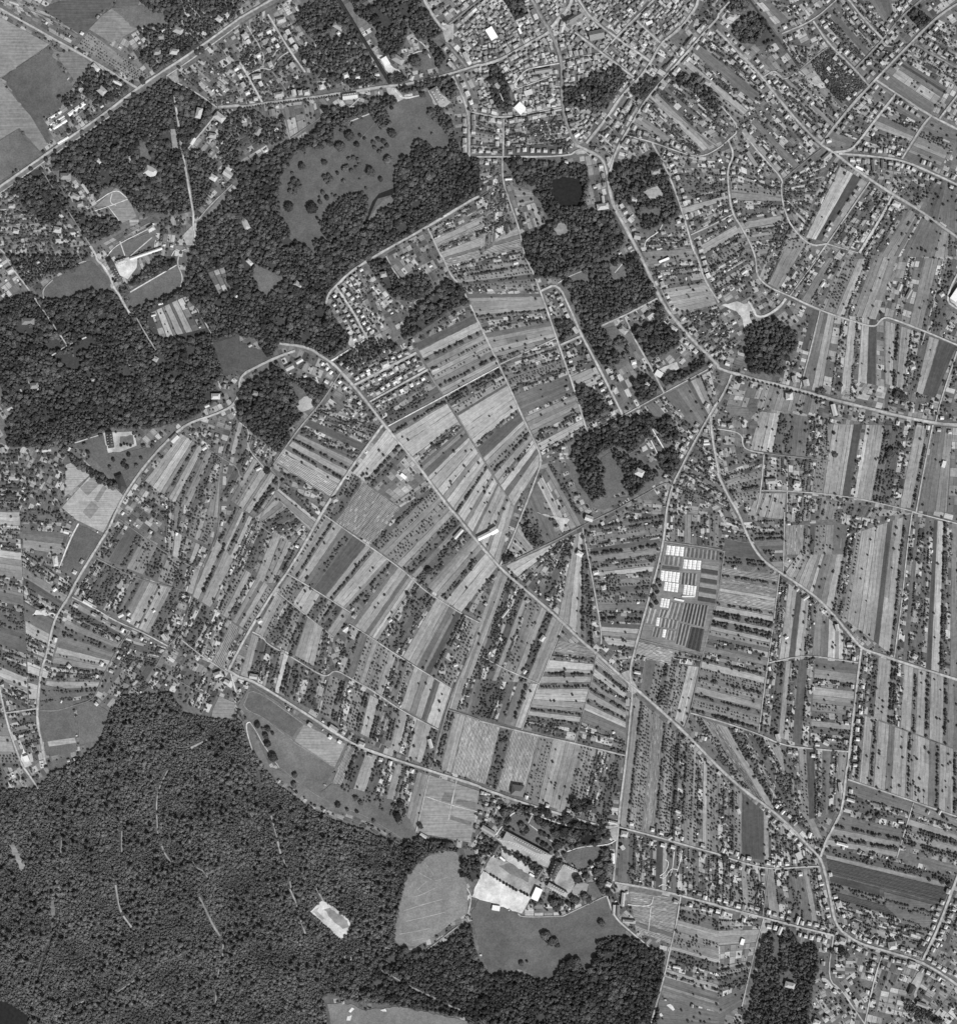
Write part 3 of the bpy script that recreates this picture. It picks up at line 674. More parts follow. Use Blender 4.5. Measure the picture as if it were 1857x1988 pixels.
# ---------------------------------------------------------------- farmland: edge a (2 points), edge b (2 points) | strips across
BLOCKS = '''
@11 1150 1330 @22 150 400 @11 1575 1095 @21 270 1960|d.7 t.7 a4 g1.5 c1 d1 a.6 b1.6 a1.2 c.8 a1.5 b.6 t.4 a1.5 c.6 a1.3 d.4 b1.5 a1 c.6 a1.2 b1
@11 1340 640 1580 1080 @11 1840 400 @21 150 855|g1 e1.4 a1.6 t1 b1 o.7 b.8 o1 c1 t.7 b.7 c.6
@11 1590 1100 @21 270 1940 @21 160 880 490 1590|t1 g.7 o1 e.3 a4.5 g.6 e1.6 a.6 o1.5 t.6 b1 g.7 a1 d.8 a1.6
@11 1760 290 @21 150 840 @21 470 290 615 690|d.5 b2 t.5 g1.6 d.5 b1.8 c.5 g.8
@21 170 850 500 1570 @21 630 710 835 1370|g1.6 t.6 o1.3 g1.3 d3 g.6 b2.2 c.6 g1.5 b1.2 g.7 t.5
@11 1650 170 1750 280 @21 390 60 470 270|o1 w.5 o1.2
@10 1470 1780 @11 1630 150 @20 190 1430 @21 400 60|g1.5 g1 b1 v1 g1 b1.4 d.4 v1.5 g1.3 o1
@21 640 710 830 1360 @21 790 650 1100 1230|g1.6 g1 b.8 a.8 g.6 w2 g.6
@11 640 1150 250 1640 @11 1100 1320 680 1920|g1.5 g1.2 e.9 g1 w.5 b.8 t.5 b.8 t.6 a.5 v1.8 g.8
@02 740 340 1500 640 @02 910 70 1560 430|g1.2 e1.1 w.6 o1.6 w.8 g.5 o1.4 w.7 g.7 b.6
@02 570 640 1300 1020 @02 740 370 1480 640|g1 w1.8 g1 w.8 c.6 b1 b1 w.8 g1
@02 1490 650 @12 60 920 @02 1690 190 @12 255 605|b1 t.5 b1.5 g1 o1 b.8 g.8 c1 b.7 o.7
@02 1300 1040 1770 1225 @02 1490 660 @12 50 930|g1.2 w1 g1.2 g1 v1 g.7
@02 770 1370 1000 1480 @02 860 1180 1180 1340|d1 o.7 g1 g1
@02 1130 1350 1620 1560 @02 1225 1215 1760 1265|g1 g1.2 w1 g1 g1
@02 560 680 300 1510 @02 990 940 735 1440|b.7 w.8 g1 c.8 w1 c.8 d.7 o1.2 b.8 w1 g1.2 b1 w.8 d.6 g.7
@02 170 300 230 1540 @02 560 560 300 1520|g1 c.6 d.5 g1 d1.2 a.8 g1 g.7 a.7 w.6 a1 g.7
@02 -60 0 -60 1400 @02 150 0 220 1530|a1 g1 g1 a1 c1 g1 d1 g1 w1 d1.4 g1 w.8 a1 g1.3
@02 60 1570 190 1850 @02 280 1540 320 1800|g1 g1 g1
@02 -60 1600 -60 1985 @02 40 1620 150 1985|c1 b1 o1
@02 170 0 180 280 @02 540 0 460 330|w1 g1 d1 c1
@12 375 480 860 770 @12 650 30 1210 400|c1 t.4 b1 w1.4 e1.8 b.6 t.5 a2 t.7
@12 870 870 1640 1365 @12 1215 410 1857 870|b2 c1 b.8 g1 w1.8 g1 b1.8 c1.6 e.8 t.7 g1 o1.4
@12 295 625 740 970 @12 375 490 860 790|o1 o1 a2 w1 o1 g.8 b1
@12 115 935 690 1260 @12 285 630 730 975|b1 o1 w1 o1 w1 b2.4 w1 g.8
@12 10 1265 1480 1985 @12 95 945 1550 1700|b.8 w1 g1 w1 a.5 t.7 w1 g1 w1 g1 o1.2 t.7 g1 o1 t.7 b1 t.7 g1 t.7 b1 g1 b1.6 w1
@12 745 1215 1540 1680 @12 860 880 1640 1375|g1.2 t.7 d.8 o1 b.6 o2 b1 g1 t.8 o1 b1.4 c.8 b1 d.8 a1.8
@12 1625 1520 @22 330 1680 @12 1695 1290 @22 455 1335|b1 g1 d.8 w1.2 w1 g1 d1.6 t.6 a.9
@12 1700 1290 @22 465 1330 @22 150 450 650 880|b1.5 w.9 g1 w.9 b.6 o2 b.8 w1 b1.7
@12 665 30 1030 250 @11 870 1690 1250 1960|w.8 v3
@11 875 1680 1250 1950 @11 1140 1340 1500 1790|a2 t.7 w.7 p3.5 o1
@12 1020 250 1720 780 @11 1480 1790 @22 140 430|o2 c.7 o1.8 b.9 w1.7 c.7 w1 g1 b1.6 c.8 w.8 a2.8
@22 205 415 890 1060 @22 630 220 830 140|a1.2 g1 g1.2 w.8 g1 c1 a1.2 t.5 w.8
@22 835 115 950 955 @22 1440 15 1230 985|t.8 g1 o1 g1 e.7 t.7 c1 g.7 w1 a.8 g.8 o1.2 w.9 o2 d1 g1 t.8 d1 b.8 c.7
@22 950 965 1155 1230 @22 1225 1000 1165 1200|b1 w1 g1 d1
@22 620 990 465 1330 @22 905 1060 872 1320|v1.8 g1 a1.7 t.6 b1
@22 460 1345 340 1690 @22 868 1335 750 1780|t.7 a2 b1 c.5 t.7 a.8 w1 g1.8
@22 905 1110 760 1790 @22 1140 1330 1130 1880|v1 t.7 a1 g.8 c.8 t.7 b.9 t.7 a1 d1.6 g1.2 g1 w.7
@23 1090 450 1857 665 @22 1210 1430 @33 0 30|c1 t.5 o2 v2 t.6 o1.8 w.9 g1 t.5 o2 g1 b.7 o2
@33 0 680 790 755 @33 10 40 770 690|g1 o1 e1.9 b.4 g1 g1 g1.2 g1
@22 1240 1400 1590 1670 @22 1290 1150 1710 1205|d1 o3 a1.1
@22 1240 1000 1205 1120 @22 1500 1070 1480 1190|v1
@33 200 175 820 560 @22 1650 1575 @32 480 1810|o1.2 v1.2 b1 w1 g1 w1 g1 b1
@33 560 445 960 330 @32 500 1825 1005 1865|w1 g1 o1 e1 g1 w1 g1 c1
@32 40 425 @22 1645 1550 @32 475 490 325 1700|v1 t.7 v1.6 a.5 v1.6 t.6 a.8 t1 b.5 t1 b.6 o.8 d1.8 c.8 g1 t.6 b1 o1.2 t.7 o1 b1 t.7 c1.7 t.6
@32 70 40 45 410 @32 180 80 420 440|g1 g1 e1.5 t.8
@32 190 80 470 465 @32 515 60 505 470|g1 t.9 d.8 g1 c1
@32 400 1155 1085 1155 @32 490 500 1060 1000|g1 b1 e.6 a1 g.8 c.8 d.8 a1.7 g1.4
@32 520 475 1365 1120 @32 640 310 1470 30|b1.6 c.6 b1.8 a.5 d1.3 b1.9 t.6 g1 c.8 b1.7 a.8 b1.8 e.8 b1.8 t.6
@32 530 330 990 330 @32 530 100 1010 100|v1.4 w.8 o.8 c.6 d1
@32 1385 1130 1857 1290 @32 1505 30 1857 95|g1 d.6 g1.2 w.8 g.8 e.7 a1.2 t.6 g1 c1
@32 1060 1535 1857 1840 @32 1110 1085 1857 1310|g1.6 w.7 b1.6 t.8 g.8 b1.2 t.6 b1 t.6 b1.6 t.6 d1.1
@33 1010 85 1857 375 @32 1060 1550 1857 1850|g.8 t.6 b1 t.7 b1.4 d.7 b1.7 t.6 b2.2 d.8 t.5 b1.7 t.5
@32 760 1135 715 1825 @32 1085 1180 1015 1850|d1 c1.5 g1 b1 c1 o1 g1.2 b.7 w.8 g1 w.8
@32 335 1700 705 1825 @32 400 1180 750 1130|g1 w1 b.6 g1 e1 g.8
@33 1000 100 840 600 @33 1515 275 1400 690|d1.6 g1 w1 g1 d1.2 t.8 c.9 t.7 b.8
@33 1525 280 1395 700 @33 1857 400 1857 820|c1 g1 b.8 t.8 o1 t.8 g.8 d1
@33 830 610 930 1200 @33 1840 840 1600 1430|w1 c.5 f2 e1 w1 f1 g1 g1 g1
@33 0 1055 890 1285 @33 0 695 790 800|g1 g1 o1 g1 c.8 g1 w1 c1 g1
@33 0 1180 0 1960 @33 345 1185 190 1840|g1 b1.4 p2 o1 w1 g1 d2
@23 1580 1010 1410 1760 @23 1857 1080 1857 1900|g1 w1 b1 o1.7 w.8 g1 b.7 d1.6
@23 1400 1790 1310 2050 @23 1857 1900 1857 2050|d1
@23 1160 950 1215 1270 @23 1545 1010 1490 1370|v3 d.3 v.6
@12 1505 1975 @23 995 455 @12 1615 1545 @22 1125 1900|t.5 b.8 v2.6 w.8 v2 o1 b1.6 o1.6 g1 w1
@13 710 120 1365 480 @12 830 1810 @13 1465 60|v.8 w1 b1 w.8 g1 b1 g1 c1
@30 640 1830 850 1875 @30 890 1250 1165 1415|g1 a1.7 e1 c.9
@30 1260 1990 1890 1990 @30 1490 1625 1860 1850|c1 d3 c1 g1
@30 1600 1635 1857 1800 @30 1720 1390 1857 1450|d1
@30 185 1015 435 785 @30 515 1385 795 1135|b.6 g1 d.6 g1 g1 g1
@30 365 615 640 550 @30 815 1100 985 850|g1 g1 c.5 g1 g1
@30 640 545 715 490 @30 900 820 985 840|p1
@30 275 20 490 10 @30 495 300 700 175|p1 d.7 g1
@30 510 340 850 380 @30 645 520 720 480|g1 g1
@30 750 170 1000 10 @30 1060 515 1265 310|g1 g1 d.7 g1 g1
@30 1020 0 1500 0 @30 1290 290 1420 130|g1 d1 g1
@30 1085 540 1290 325 @30 1170 650 1490 335|d1 g1 g1
@30 1545 335 1720 150 @30 1880 520 1880 220|g1 g1 g1
@30 1250 605 1520 350 @30 1640 880 1870 545|d1 p1 d1 g1 g1
@30 815 1105 1225 630 @30 1010 1160 1370 735|d1 g1 w.8 g1 g.8 d1
@30 1085 1130 1380 745 @30 1425 1220 1635 905|g1 g1 b.6 d.5 g1 d1
@30 1450 1225 1645 930 @30 1700 1330 1880 1030|d1 c1 d1
@30 870 1870 1105 1945 @30 1185 1435 1350 1525|g1 g1 g1
@30 1120 1960 1255 1985 @30 1370 1535 1480 1615|g1 g1
@30 115 1640 95 1215 @30 505 1600 490 1410|g1 c.7 o1 g1 g1
@30 300 1975 125 1680 @30 700 1920 515 1605|o1 g1 o1 g1 b1 g1
@30 525 1400 510 1590 @30 880 1190 640 1820|g1 g1
@20 1290 795 1395 650 @20 1690 1200 1850 1095|g1 b1.2 d.3 g1
@20 1405 640 1790 220 @30 60 1080 @30 430 600|g1 g1 w1 b.6 g1 d1 g1 g1
@20 1150 1045 1275 800 @20 1570 1180 1730 1205|g1 c1 g1
@20 1655 1830 1440 1290 @30 110 1640 80 1310|g1 g1 b.6 g1 w.8 g1 g1
@20 1215 1850 @21 1500 455 @20 1640 1840 @21 1840 375|g1 c1 g1 g1 b2
@21 1530 485 @31 0 850 @31 0 380 215 690|g1 c.8 g1 d.6 g1
@20 1660 1850 @21 1850 340 @30 115 1680 @31 300 150|g1 b1 g1 o1 g1 o1 g1
@31 320 170 555 300 @30 520 1620 @31 785 0|g1 c1 g1
@31 575 300 785 410 @31 800 0 960 30|g1 c.8 g1
@31 800 410 1215 540 @31 970 30 1400 0|o1.7 b.9 g.8 c1 b1.6
@31 1290 465 1720 630 @31 1410 0 1857 30|p1 g.8 p1 c1.4 g1 w1
@31 655 1020 1300 1180 @31 800 435 1290 500|d1 b1 p1 g1 a1 g.7 a1 e1 p1
@31 1300 990 1690 1100 @31 1300 500 1857 700|b1 t.6 b1 g1 w.8 b1 e1.8
@31 645 720 690 740 @31 740 415 790 430|e1
@31 1060 965 920 1100 @31 1320 1015 1270 1190|p1 p1
@31 60 1160 780 1220 @31 145 935 800 1105|p1 p1 c2 c2
@31 250 1500 870 1580 @31 330 1205 860 1265|b1 a1 w1 w1 d1 g1 g1
@31 650 1830 1530 1960 @31 720 1300 1660 1320|g1 o1 b1.5 b.3 e.7 b2 t.7 w1 g1 b1 t.4
@31 375 1815 635 1835 @31 370 1550 640 1595|g1 g1 g1
@31 1555 1980 1900 1990 @31 1685 1320 1900 1335|d1.5 c1 p1.4
@31 20 1690 135 1900 @31 350 1560 330 1900|g1 o1.7 o1
@31 310 1840 535 1840 @32 230 20 510 60|b1 b1
@31 550 1850 1530 2000 @32 530 80 1480 20|g1 g1 c1 g1 d1 c.6 b1 b1
@21 1450 1075 1790 890 @21 1680 1355 1857 1140|d1 c.5 d1 b1 g1
@21 1130 1245 1435 1085 @21 1330 1500 1690 1375|g1 g1 d.8 g1
@21 450 1760 560 1590 @22 640 160 830 85|a1.3 p1 c.7 w.8
@22 190 395 @21 440 1770 @22 270 360 @22 610 195|b1.5 c1 w1 d1
@21 1600 1620 1790 1265 @31 70 1830 10 1350|g1 g1 g1 g1
@22 1450 20 1857 20 @22 1445 220 1857 275|g1 g1 c.7 g1 g1 o1
@21 1530 1800 1600 1640 @31 100 1985 80 1860|g1 g1
@00 50 -30 20 50 @00 330 50 620 270|p1 p1
@00 20 50 -60 30 @00 560 340 540 370|d1
@00 590 360 690 245 @00 1080 640 1170 590|O1
@00 0 1500 0 1985 @00 330 1480 680 1900|g1 g1 g1 g1
@01 0 1500 0 1985 @01 140 1500 150 1985|g1 g1 g1 g1
@00 1390 560 1600 430 @00 1640 800 1857 640|g1 g1 g1
@10 0 180 200 70 @10 60 780 180 800|g1 g1 g1
@10 220 130 480 560 @10 0 480 180 790|g1 g1 w1 g1 
@10 500 320 980 400 @10 520 560 1120 640|g1 g1 g1 g1
@20 100 950 190 1200 @10 1790 880 1790 1200|g1 o1 g1
@20 200 930 690 1205 @20 640 840 740 1120|g1 g1 g1
@20 200 1215 200 940 @20 690 1205 640 850|e1 g1 g1 g1
@20 0 1230 0 1500 @20 170 1230 170 1400|g1 g1 g1
@21 1530 500 1857 840 @31 0 400 100 620|g1 g1 d1 g1
@11 700 310 760 240 @11 980 640 1060 600|g1 g1
@11 760 230 1000 100 @11 1000 620 1140 540|g1 g1 g1
@11 960 870 1000 990 @11 1200 740 1360 760|g1 g1
@11 920 1010 1010 1120 @11 1380 770 1450 870|g1 g1
@11 1020 1140 1060 1210 @11 1480 890 1560 1040|g1 o1
@11 1070 1220 1150 1310 @11 1480 930 1570 1085|w1 w1
@20 260 1440 300 1600 @20 420 1480 420 1560|c1
@20 60 1440 200 1420 @20 0 1985 300 1750|g1 g1 g1
@23 1070 880 1857 1060 @23 1090 490 1857 690|d1 w1 g1 w.6 e.6 b.4 w1 g1 g1 g1 g1
@02 1000 950 860 1150 @02 1300 1055 1210 1195|g1 w.8 g1 g1
@02 870 1170 1110 1340 @02 950 1020 1210 1190|g1 g1 w.8
@33 900 1240 1550 1470 @33 930 1200 1600 1430|g1
@22 1720 1120 1710 1200 @22 1520 1080 1500 1170|t1 g1
@01 1170 440 1460 300 @01 1240 640 1600 560|p1 b1 d.4 b1 d.4 b1 p1 g1
@10 340 830 640 790 @10 390 1060 660 890|p1 p1 c1 p1
@20 330 1600 430 1570 @20 380 1780 500 1740|p1 p1 b1
@00 790 1890 1180 1670 @00 830 1920 1250 1700|p1
@u 282.0 933.1 382.5 1014.7 351.1 842.0 429.6 889.1|b1.2 a1.2 c.5 t.7 b1 w.8 c1 w1 g.8
@u 382.5 1014.7 423.4 1002.2 426.5 893.8 430.3 895.4|g1 o1 c.6
@u 430.3 958.8 494.0 1003.7 473.6 873.4 545.9 933.1|w1.1 g.7 o1.2 v.5 b1 c.4 b1 t1
@u 434.3 889.1 473.6 871.8 454.8 813.7 483.0 832.5|t1 b1 w1.5
@u 478.3 867.1 516.0 903.2 486.2 843.5 539.6 878.1|g1 g1 g1
@u 550.6 934.6 530.1 964.5 629.1 992.7 602.4 1030.4|g1 w.6 a.5 c1 b.4
@u 497.2 1003.7 539.6 1033.6 536.4 967.6 586.7 1014.7|b1 w1.5 g1
@u 539.6 1036.7 586.7 1061.8 577.3 1014.7 599.2 1033.6|g1
@u 421.8 1049.3 457.9 1091.7 454.8 983.3 495.6 1008.4|t1 b1.2 t1 a.8 g.6
@u 457.9 1093.2 511.3 1130.9 495.6 1008.4 545.9 1039.9|g1 w1 g.6 b1
@u 511.3 1130.9 541.1 1132.5 545.9 1043.0 582.0 1061.8|o1 b1 g.6 t.8
@u 319.7 1017.9 402.9 1058.7 319.7 964.5 421.8 1005.3|g1 b.5 g1 o1 b.5 o1
@u 319.7 1074.4 382.5 1101.1 319.7 1021.0 402.0 1065.0|g1 o1 g1 b.5 g.6
@01 1610 130 1740 85 @01 1700 300 1800 250|p1 p1 p1
'''
# ---------------------------------------------------------------- ground sheet
g = obj('ground', mesh('ground', [(-15000, -15000, 0), (15000, -15000, 0), (15000, 15000, 0), (-15000, 15000, 0)], [(0, 1, 2, 3)], MT['ground']), kind='structure')
Z = [0.05]
def nz(st=.004): Z[0] += st; return Z[0]
def area(name, mk, tone, pts, z=None):
    z = nz() if z is None else z
    if mk in ('grass', 'sand') and name not in ('courtyard', 'tennis_court'):
        q = []
        for a, b in zip(pts, pts[1:]+pts[:1]):
            n = max(1, int(math.hypot(b[0]-a[0], b[1]-a[1])/6)); q += [(a[0]+(b[0]-a[0])*i/n+(random.gauss(0, .9) if i else 0), a[1]+(b[1]-a[1])*i/n+(random.gauss(0, .9) if i else 0)) for i in range(n)]
        pts = q
    w = [wx(p) for p in pts]
    sa = sum(w[i][0]*w[(i+1) % len(w)][1]-w[(i+1) % len(w)][0]*w[i][1] for i in range(len(w)))
    if sa < 0: w = w[::-1]
    me = mesh(name, [(x, y, z) for x, y in w], [tuple(range(len(w)))], MT[mk], [tone], w)
    return obj(name, me, kind='structure')
def smooth(p, n=1):
    for _ in range(n):
        q = [p[0]]
        for a, b in zip(p, p[1:]):
            q += [(a[0]*.75+b[0]*.25, a[1]*.75+b[1]*.25), (a[0]*.25+b[0]*.75, a[1]*.25+b[1]*.75)]
        p = q + [p[-1]]
    return p
# ---------------------------------------------------------------- farmland strips
TONE = dict(a=.43, b=.33, c=.25, d=.165, e=.105, f=.09, g=.25, p=.3, o=.25, O=.24, t=.19, w=.14, v=.36)
CROPS = []; SHEDS = []
def bil(q, s, t):
    a, b, c, d = q      # a->b edge one, c->d edge two
    return ((a[0]*(1-s)+b[0]*s)*(1-t)+(c[0]*(1-s)+d[0]*s)*t, (a[1]*(1-s)+b[1]*s)*(1-t)+(c[1]*(1-s)+d[1]*s)*t)
NB = [0]
def block(q, spec):
    root = bpy.data.objects.new('farmland', None); COL.objects.link(root); root['kind'] = 'structure'
    zz = nz()
    toks = [(t[0], float(t[1:])) for t in spec.split()]; tot = sum(w for _, w in toks)
    A = math.hypot(q[1][0]-q[0][0], q[1][1]-q[0][1])*M; B = math.hypot(q[3][0]-q[2][0], q[3][1]-q[2][1])*M
    L0 = math.hypot(q[2][0]-q[0][0], q[2][1]-q[0][1])*M; L1 = math.hypot(q[3][0]-q[1][0], q[3][1]-q[1][1])*M
    s0 = 0; alt = [False]
    for k, w in toks:
        s1 = s0 + w/tot; wid = (A+B)/2*(s1-s0); Lm = L0+(L1-L0)*(s0+s1)/2
        gap = min(.9/max((A+B)/2, 1), (s1-s0)*.2)
        nsub = max(1, int(round(wid/random.uniform(6.5, 13)))) if k in 'abcdgow' and wid > 13 else 1
        if k == 'a' and w >= 2.4: nsub = max(1, nsub//2)
        cuts = np.cumsum(np.r_[0, rng.uniform(.45, 1.55, nsub)]); cuts = s0+gap/2+(s1-s0-gap)*cuts/cuts[-1]
        for c0, c1 in zip(cuts, cuts[1:]):
            kk = k
            if nsub > 1 and k in 'bcdow' and random.random() < .17: kk = random.choice({'b': 'acgb', 'c': 'bdgo', 'd': 'cedg', 'o': 'bwgt', 'w': 'gotd'}[k])
            strip(root, q, c0+.02*(c1-c0), c1-.02*(c1-c0), kk, wid*(c1-c0)/(s1-s0), Lm, zz+(.002 if alt[0] else 0)); alt[0] = not alt[0]
        s0 = s1
def strip(root, q, s0, s1, k, wid, Lm, z):
    base = TONE[k]*random.uniform(.88, 1.14)
    # lengthwise divisions
    if k in 'gp':
        n = max(2, int(Lm/random.uniform(9, 20))); m = max(1, int(round(wid/random.uniform(11, 20))))
    elif k in 'abcdef':
        n = max(1, min(6, int(Lm/random.uniform(35, 170)))); m = 1
    else: n, m = max(1, int(Lm/90)), 1
    ts = np.cumsum(np.r_[0, rng.uniform(.5, 1.5, n)]); ts /= ts[-1]
    vs, fs, tn, uv = [], [], [], []
    for i in range(n):
        mm = m if k not in 'gp' else max(1, m + random.choice((-1, 0, 0, 1)))
        ss = np.cumsum(np.r_[0, rng.uniform(.6, 1.4, mm)]); ss = s0 + (s1-s0)*ss/ss[-1]
        for j in range(mm):
            e = .35/max(Lm, 1) if k in 'gp' else 0; e2 = (ss[j+1]-ss[j])*.025 if k in 'gp' else 0
            a = len(vs)
            ring = [(ss[j]+e2, ts[i]+e), (ss[j+1]-e2, ts[i]+e), (ss[j+1]-e2, ts[i+1]-e), (ss[j]+e2, ts[i+1]-e)]
            if k not in 'gp':
                nn = max(1, int(Lm*(ts[i+1]-ts[i])/9)); ds = (ss[j+1]-ss[j])*min(.06, .9/max(wid, 1)); tt_ = [ts[i]+(ts[i+1]-ts[i])*x_/nn for x_ in range(nn+1)]
                ring = [(ss[j+1]+random.uniform(-ds, ds), x_) for x_ in tt_] + [(ss[j]+random.uniform(-ds, ds), x_) for x_ in tt_[::-1]]
            for s, t in ring:
                p = bil(q, s, t); x, y = wx(p); vs.append((x, y, z)); uv.append((t*Lm, (s-s0)/(s1-s0)*wid+x*.001))
            X = [v_[:2] for v_ in vs[a:]]; nx_ = len(X)
            sa = sum(X[i_][0]*X[(i_+1) % nx_][1]-X[(i_+1) % nx_][0]*X[i_][1] for i_ in range(nx_))
            fs.append(tuple(range(a, a+nx_)) if sa > 0 else tuple(range(a+nx_-1, a-1, -1)))
            if k == 'g': tn.append(random.choice((.09, .12, .14, .16, .18, .2, .24, .28, .32, .38, .45, .55)) * random.uniform(.9, 1.1))
            elif k == 'p': tn.append(random.choice((.13, .17, .22, .28, .34, .4, .48)))
            elif k in 'abcdef': tn.append(base*(random.uniform(.9, 1.08) if random.random() < .8 else random.uniform(.65, 1.25)))
            else: tn.append(base*random.uniform(.85, 1.15))
    nm = {'g': 'garden_strip', 'p': 'allotment_strip', 'o': 'orchard_ground', 'O': 'orchard_ground', 't': 'hedge_verge', 'w': 'thicket_ground', 'v': 'crop_field'}.get(k, 'field')
    obj(nm, mesh(nm, vs, fs, MT['land'], tn, uv), root)
    def put(s, t, r, h, c):
        u, v = bil(q, s, t)
        if at(m_road, u, v): return
        tree(u, v, r, h, c)
    if k == 'o' or k == 'O':
        sp = random.uniform(6.2, 8.5) if k == 'o' else 6.0; na, nl = max(1, int(round(wid/sp))), max(2, int(Lm/sp)); r0 = random.uniform(1.7, 2.5) if k == 'o' else 1.7
        keep = random.uniform(.6, .95); ph = random.random()*9
        for i in range(na):
            for j in range(nl):
                if random.random() < keep and math.sin(ph+j*.23+i*.8)+math.sin(ph*2.3+j*.11-i*.5) > -1.45: put(s0+(s1-s0)*(i+.5+random.gauss(0, .1))/na, (j+.5+random.gauss(0, .12))/nl, r0*random.uniform(.55, 1.35), r0*random.uniform(1.4, 2.2), 'o')
    elif k == 't':
        rows = 1 if wid < 13 else 2; r0 = min(random.uniform(2.6, 3.8), wid/2/rows*1.1); nl = max(2, int(Lm/(r0*1.55)))
        g0 = random.random()*6
        for i in range(rows):
            for j in range(nl):
                if math.sin(g0+j*.33)+math.sin(g0*2+j*.87) > -1.25 and random.random() < .93:
                    r = r0*random.uniform(.65, 1.25); put(s0+(s1-s0)*(i+.5+random.gauss(0, .1))/rows, (j+.5+random.gauss(0, .2))/nl, r, r*random.uniform(1.5, 2.3), 'h')
    elif k == 'w':
        sp = random.uniform(4.6, 5.8); na, nl = max(1, int(wid/sp)), max(2, int(Lm/sp)); ph = random.random()*9
        for i in range(na):
            for j in range(nl):
                if math.sin(ph+i*.7+j*.31)+math.sin(ph*1.7+j*.53-i*.4) > -.75 and random.random() < .8:
                    r = random.uniform(1.6, 3.4); put(s0+(s1-s0)*(i+.5+random.gauss(0, .25))/na, (j+.5+random.gauss(0, .25))/nl, r, r*random.uniform(1.4, 2.2), 'o')
    elif k in 'gp':
        for _ in range(int(wid*Lm/(58 if k == 'g' else 380))):
            s, t = random.uniform(s0, s1), random.random(); r = random.choice((1.2, 1.4, 1.6, 1.9, 2.2, 2.6, 3.3)); put(s, t, r, r*random.uniform(1.4, 2.2), 'g')
        # tree lines on garden edges
        if k == 'g' and random.random() < .6:
            nl = int(Lm/4.5); ph = random.random()*9
            for j in range(nl):
                if math.sin(ph+j*.21)+math.sin(ph*2+j*.5) > .1: r = random.uniform(1.5, 2.7); put(s0+(s1-s0)*.06, (j+.5)/max(nl, 1), r, r*1.8, 'h')
        if k == 'g':
            for _ in range(int(wid*Lm/1100 + random.random())):
                u, v = bil(q, random.uniform(s0, s1), random.random())
                if not at(m_road, u, v) and not at(m_wood, u, v): SHEDS.append((u, v, math.atan2(q[2][1]-q[0][1], q[2][0]-q[0][0]), .0))
    elif k in 'vf':
        sp = random.uniform(2.7, 3.4); na = max(2, int(wid/sp))
        for i in range(na):
            s = s0+(s1-s0)*(i+.5)/na; nl = max(3, int(Lm/7)); cur = []
            for j in range(nl+1):
                p = bil(q, s, j/nl); cur.append(wx((p[0]+random.gauss(0, .12), p[1]+random.gauss(0, .12))))
            CROPS.append((cur, .55 if k == 'v' else 1.3, z, random.uniform(.5, 1.4)))
    elif k in 'abcd':
        if random.random() < .5:          # odd trees on the boundary
            for _ in range(random.randint(1, 4)):
                r = random.uniform(1.6, 3.2); put(s0+(s1-s0)*random.choice((.03, .97)), random.random(), r, r*2, 'h')
roads = []
for ln in ROADS.strip().splitlines():
    nm, w, tn, s = ln.split('|'); p = P(s); p = smooth(p, 2) if len(p) > 2 else p
    w = float(w)*(1.0 if nm == 'forest_track' else .92 if nm == 'street' else .74 if float(w) > 3.2 else .9); tn = float(tn); tn = tn*.85 if nm == 'forest_track' else min(tn*1.3, .85) if tn > .3 else tn
    roads.append((nm, w, tn, p))
    fillline(m_road, p, float(w)/M + 1.2, True)
for ln in WOODS.strip().splitlines():
    k, s = ln.split('|'); fillpoly(m_wood, P(s), int(k))
wood_soft = m_wood.copy()
for nm, w, tn, p in roads: fillline(m_wood, p, w/M + (3.4 if nm != 'forest_track' else 4.6), 0)
for ln in BLOCKS.strip().splitlines():
    s, spec = ln.split('|'); q = P(s); assert len(q) == 4, ln
    fillpoly(m_cov, [q[0], q[1], q[3], q[2]], True); block(q, spec)
Z[0] += .05
for i, ln in enumerate(AREAS.strip().splitlines()):
    nm, mk, tn, s = ln.split('|'); fillpoly(m_cov, P(s), True); area(nm, mk, float(tn), P(s))
# garden fabric on everything else: plots lined up with the nearest road
m_cov |= m_road; wd = (wood_soft == 1) | (wood_soft == 2) | (wood_soft == 7)
for dx, dy in ((0, 0), (5, 0), (-5, 0), (0, 5), (0, -5), (4, 4), (-4, -4), (4, -4), (-4, 4)): m_cov |= np.roll(wd, (dy, dx), (0, 1))
RS = np.array([((a[0]+b[0])/2, (a[1]+b[1])/2, math.atan2(b[1]-a[1], b[0]-a[0])) for nm, w, t, p in roads for a, b in zip(p, p[1:]) if nm not in ('forest_track', 'garden_path')])
seeds = []
for iv, v in enumerate(np.arange(-40, 2030, 52)):
    for iu, u in enumerate(np.arange(-40, 1900, 52)):
        su, sv = u+random.uniform(-18, 18), v+random.uniform(-18, 18); k = int(np.argmin((RS[:, 0]-su)**2+(RS[:, 1]-sv)**2))
        seeds.append((su, sv, RS[k, 2]+random.choice((0, math.pi/2)), random.uniform(7, 13)/M, random.uniform(11, 24)/M, random.uniform(.75, 1.2), (iv % 3)*3+iu % 3))
SD = np.array([x[:2] for x in seeds]); gv, gf, gt, gu = [], [], [], []
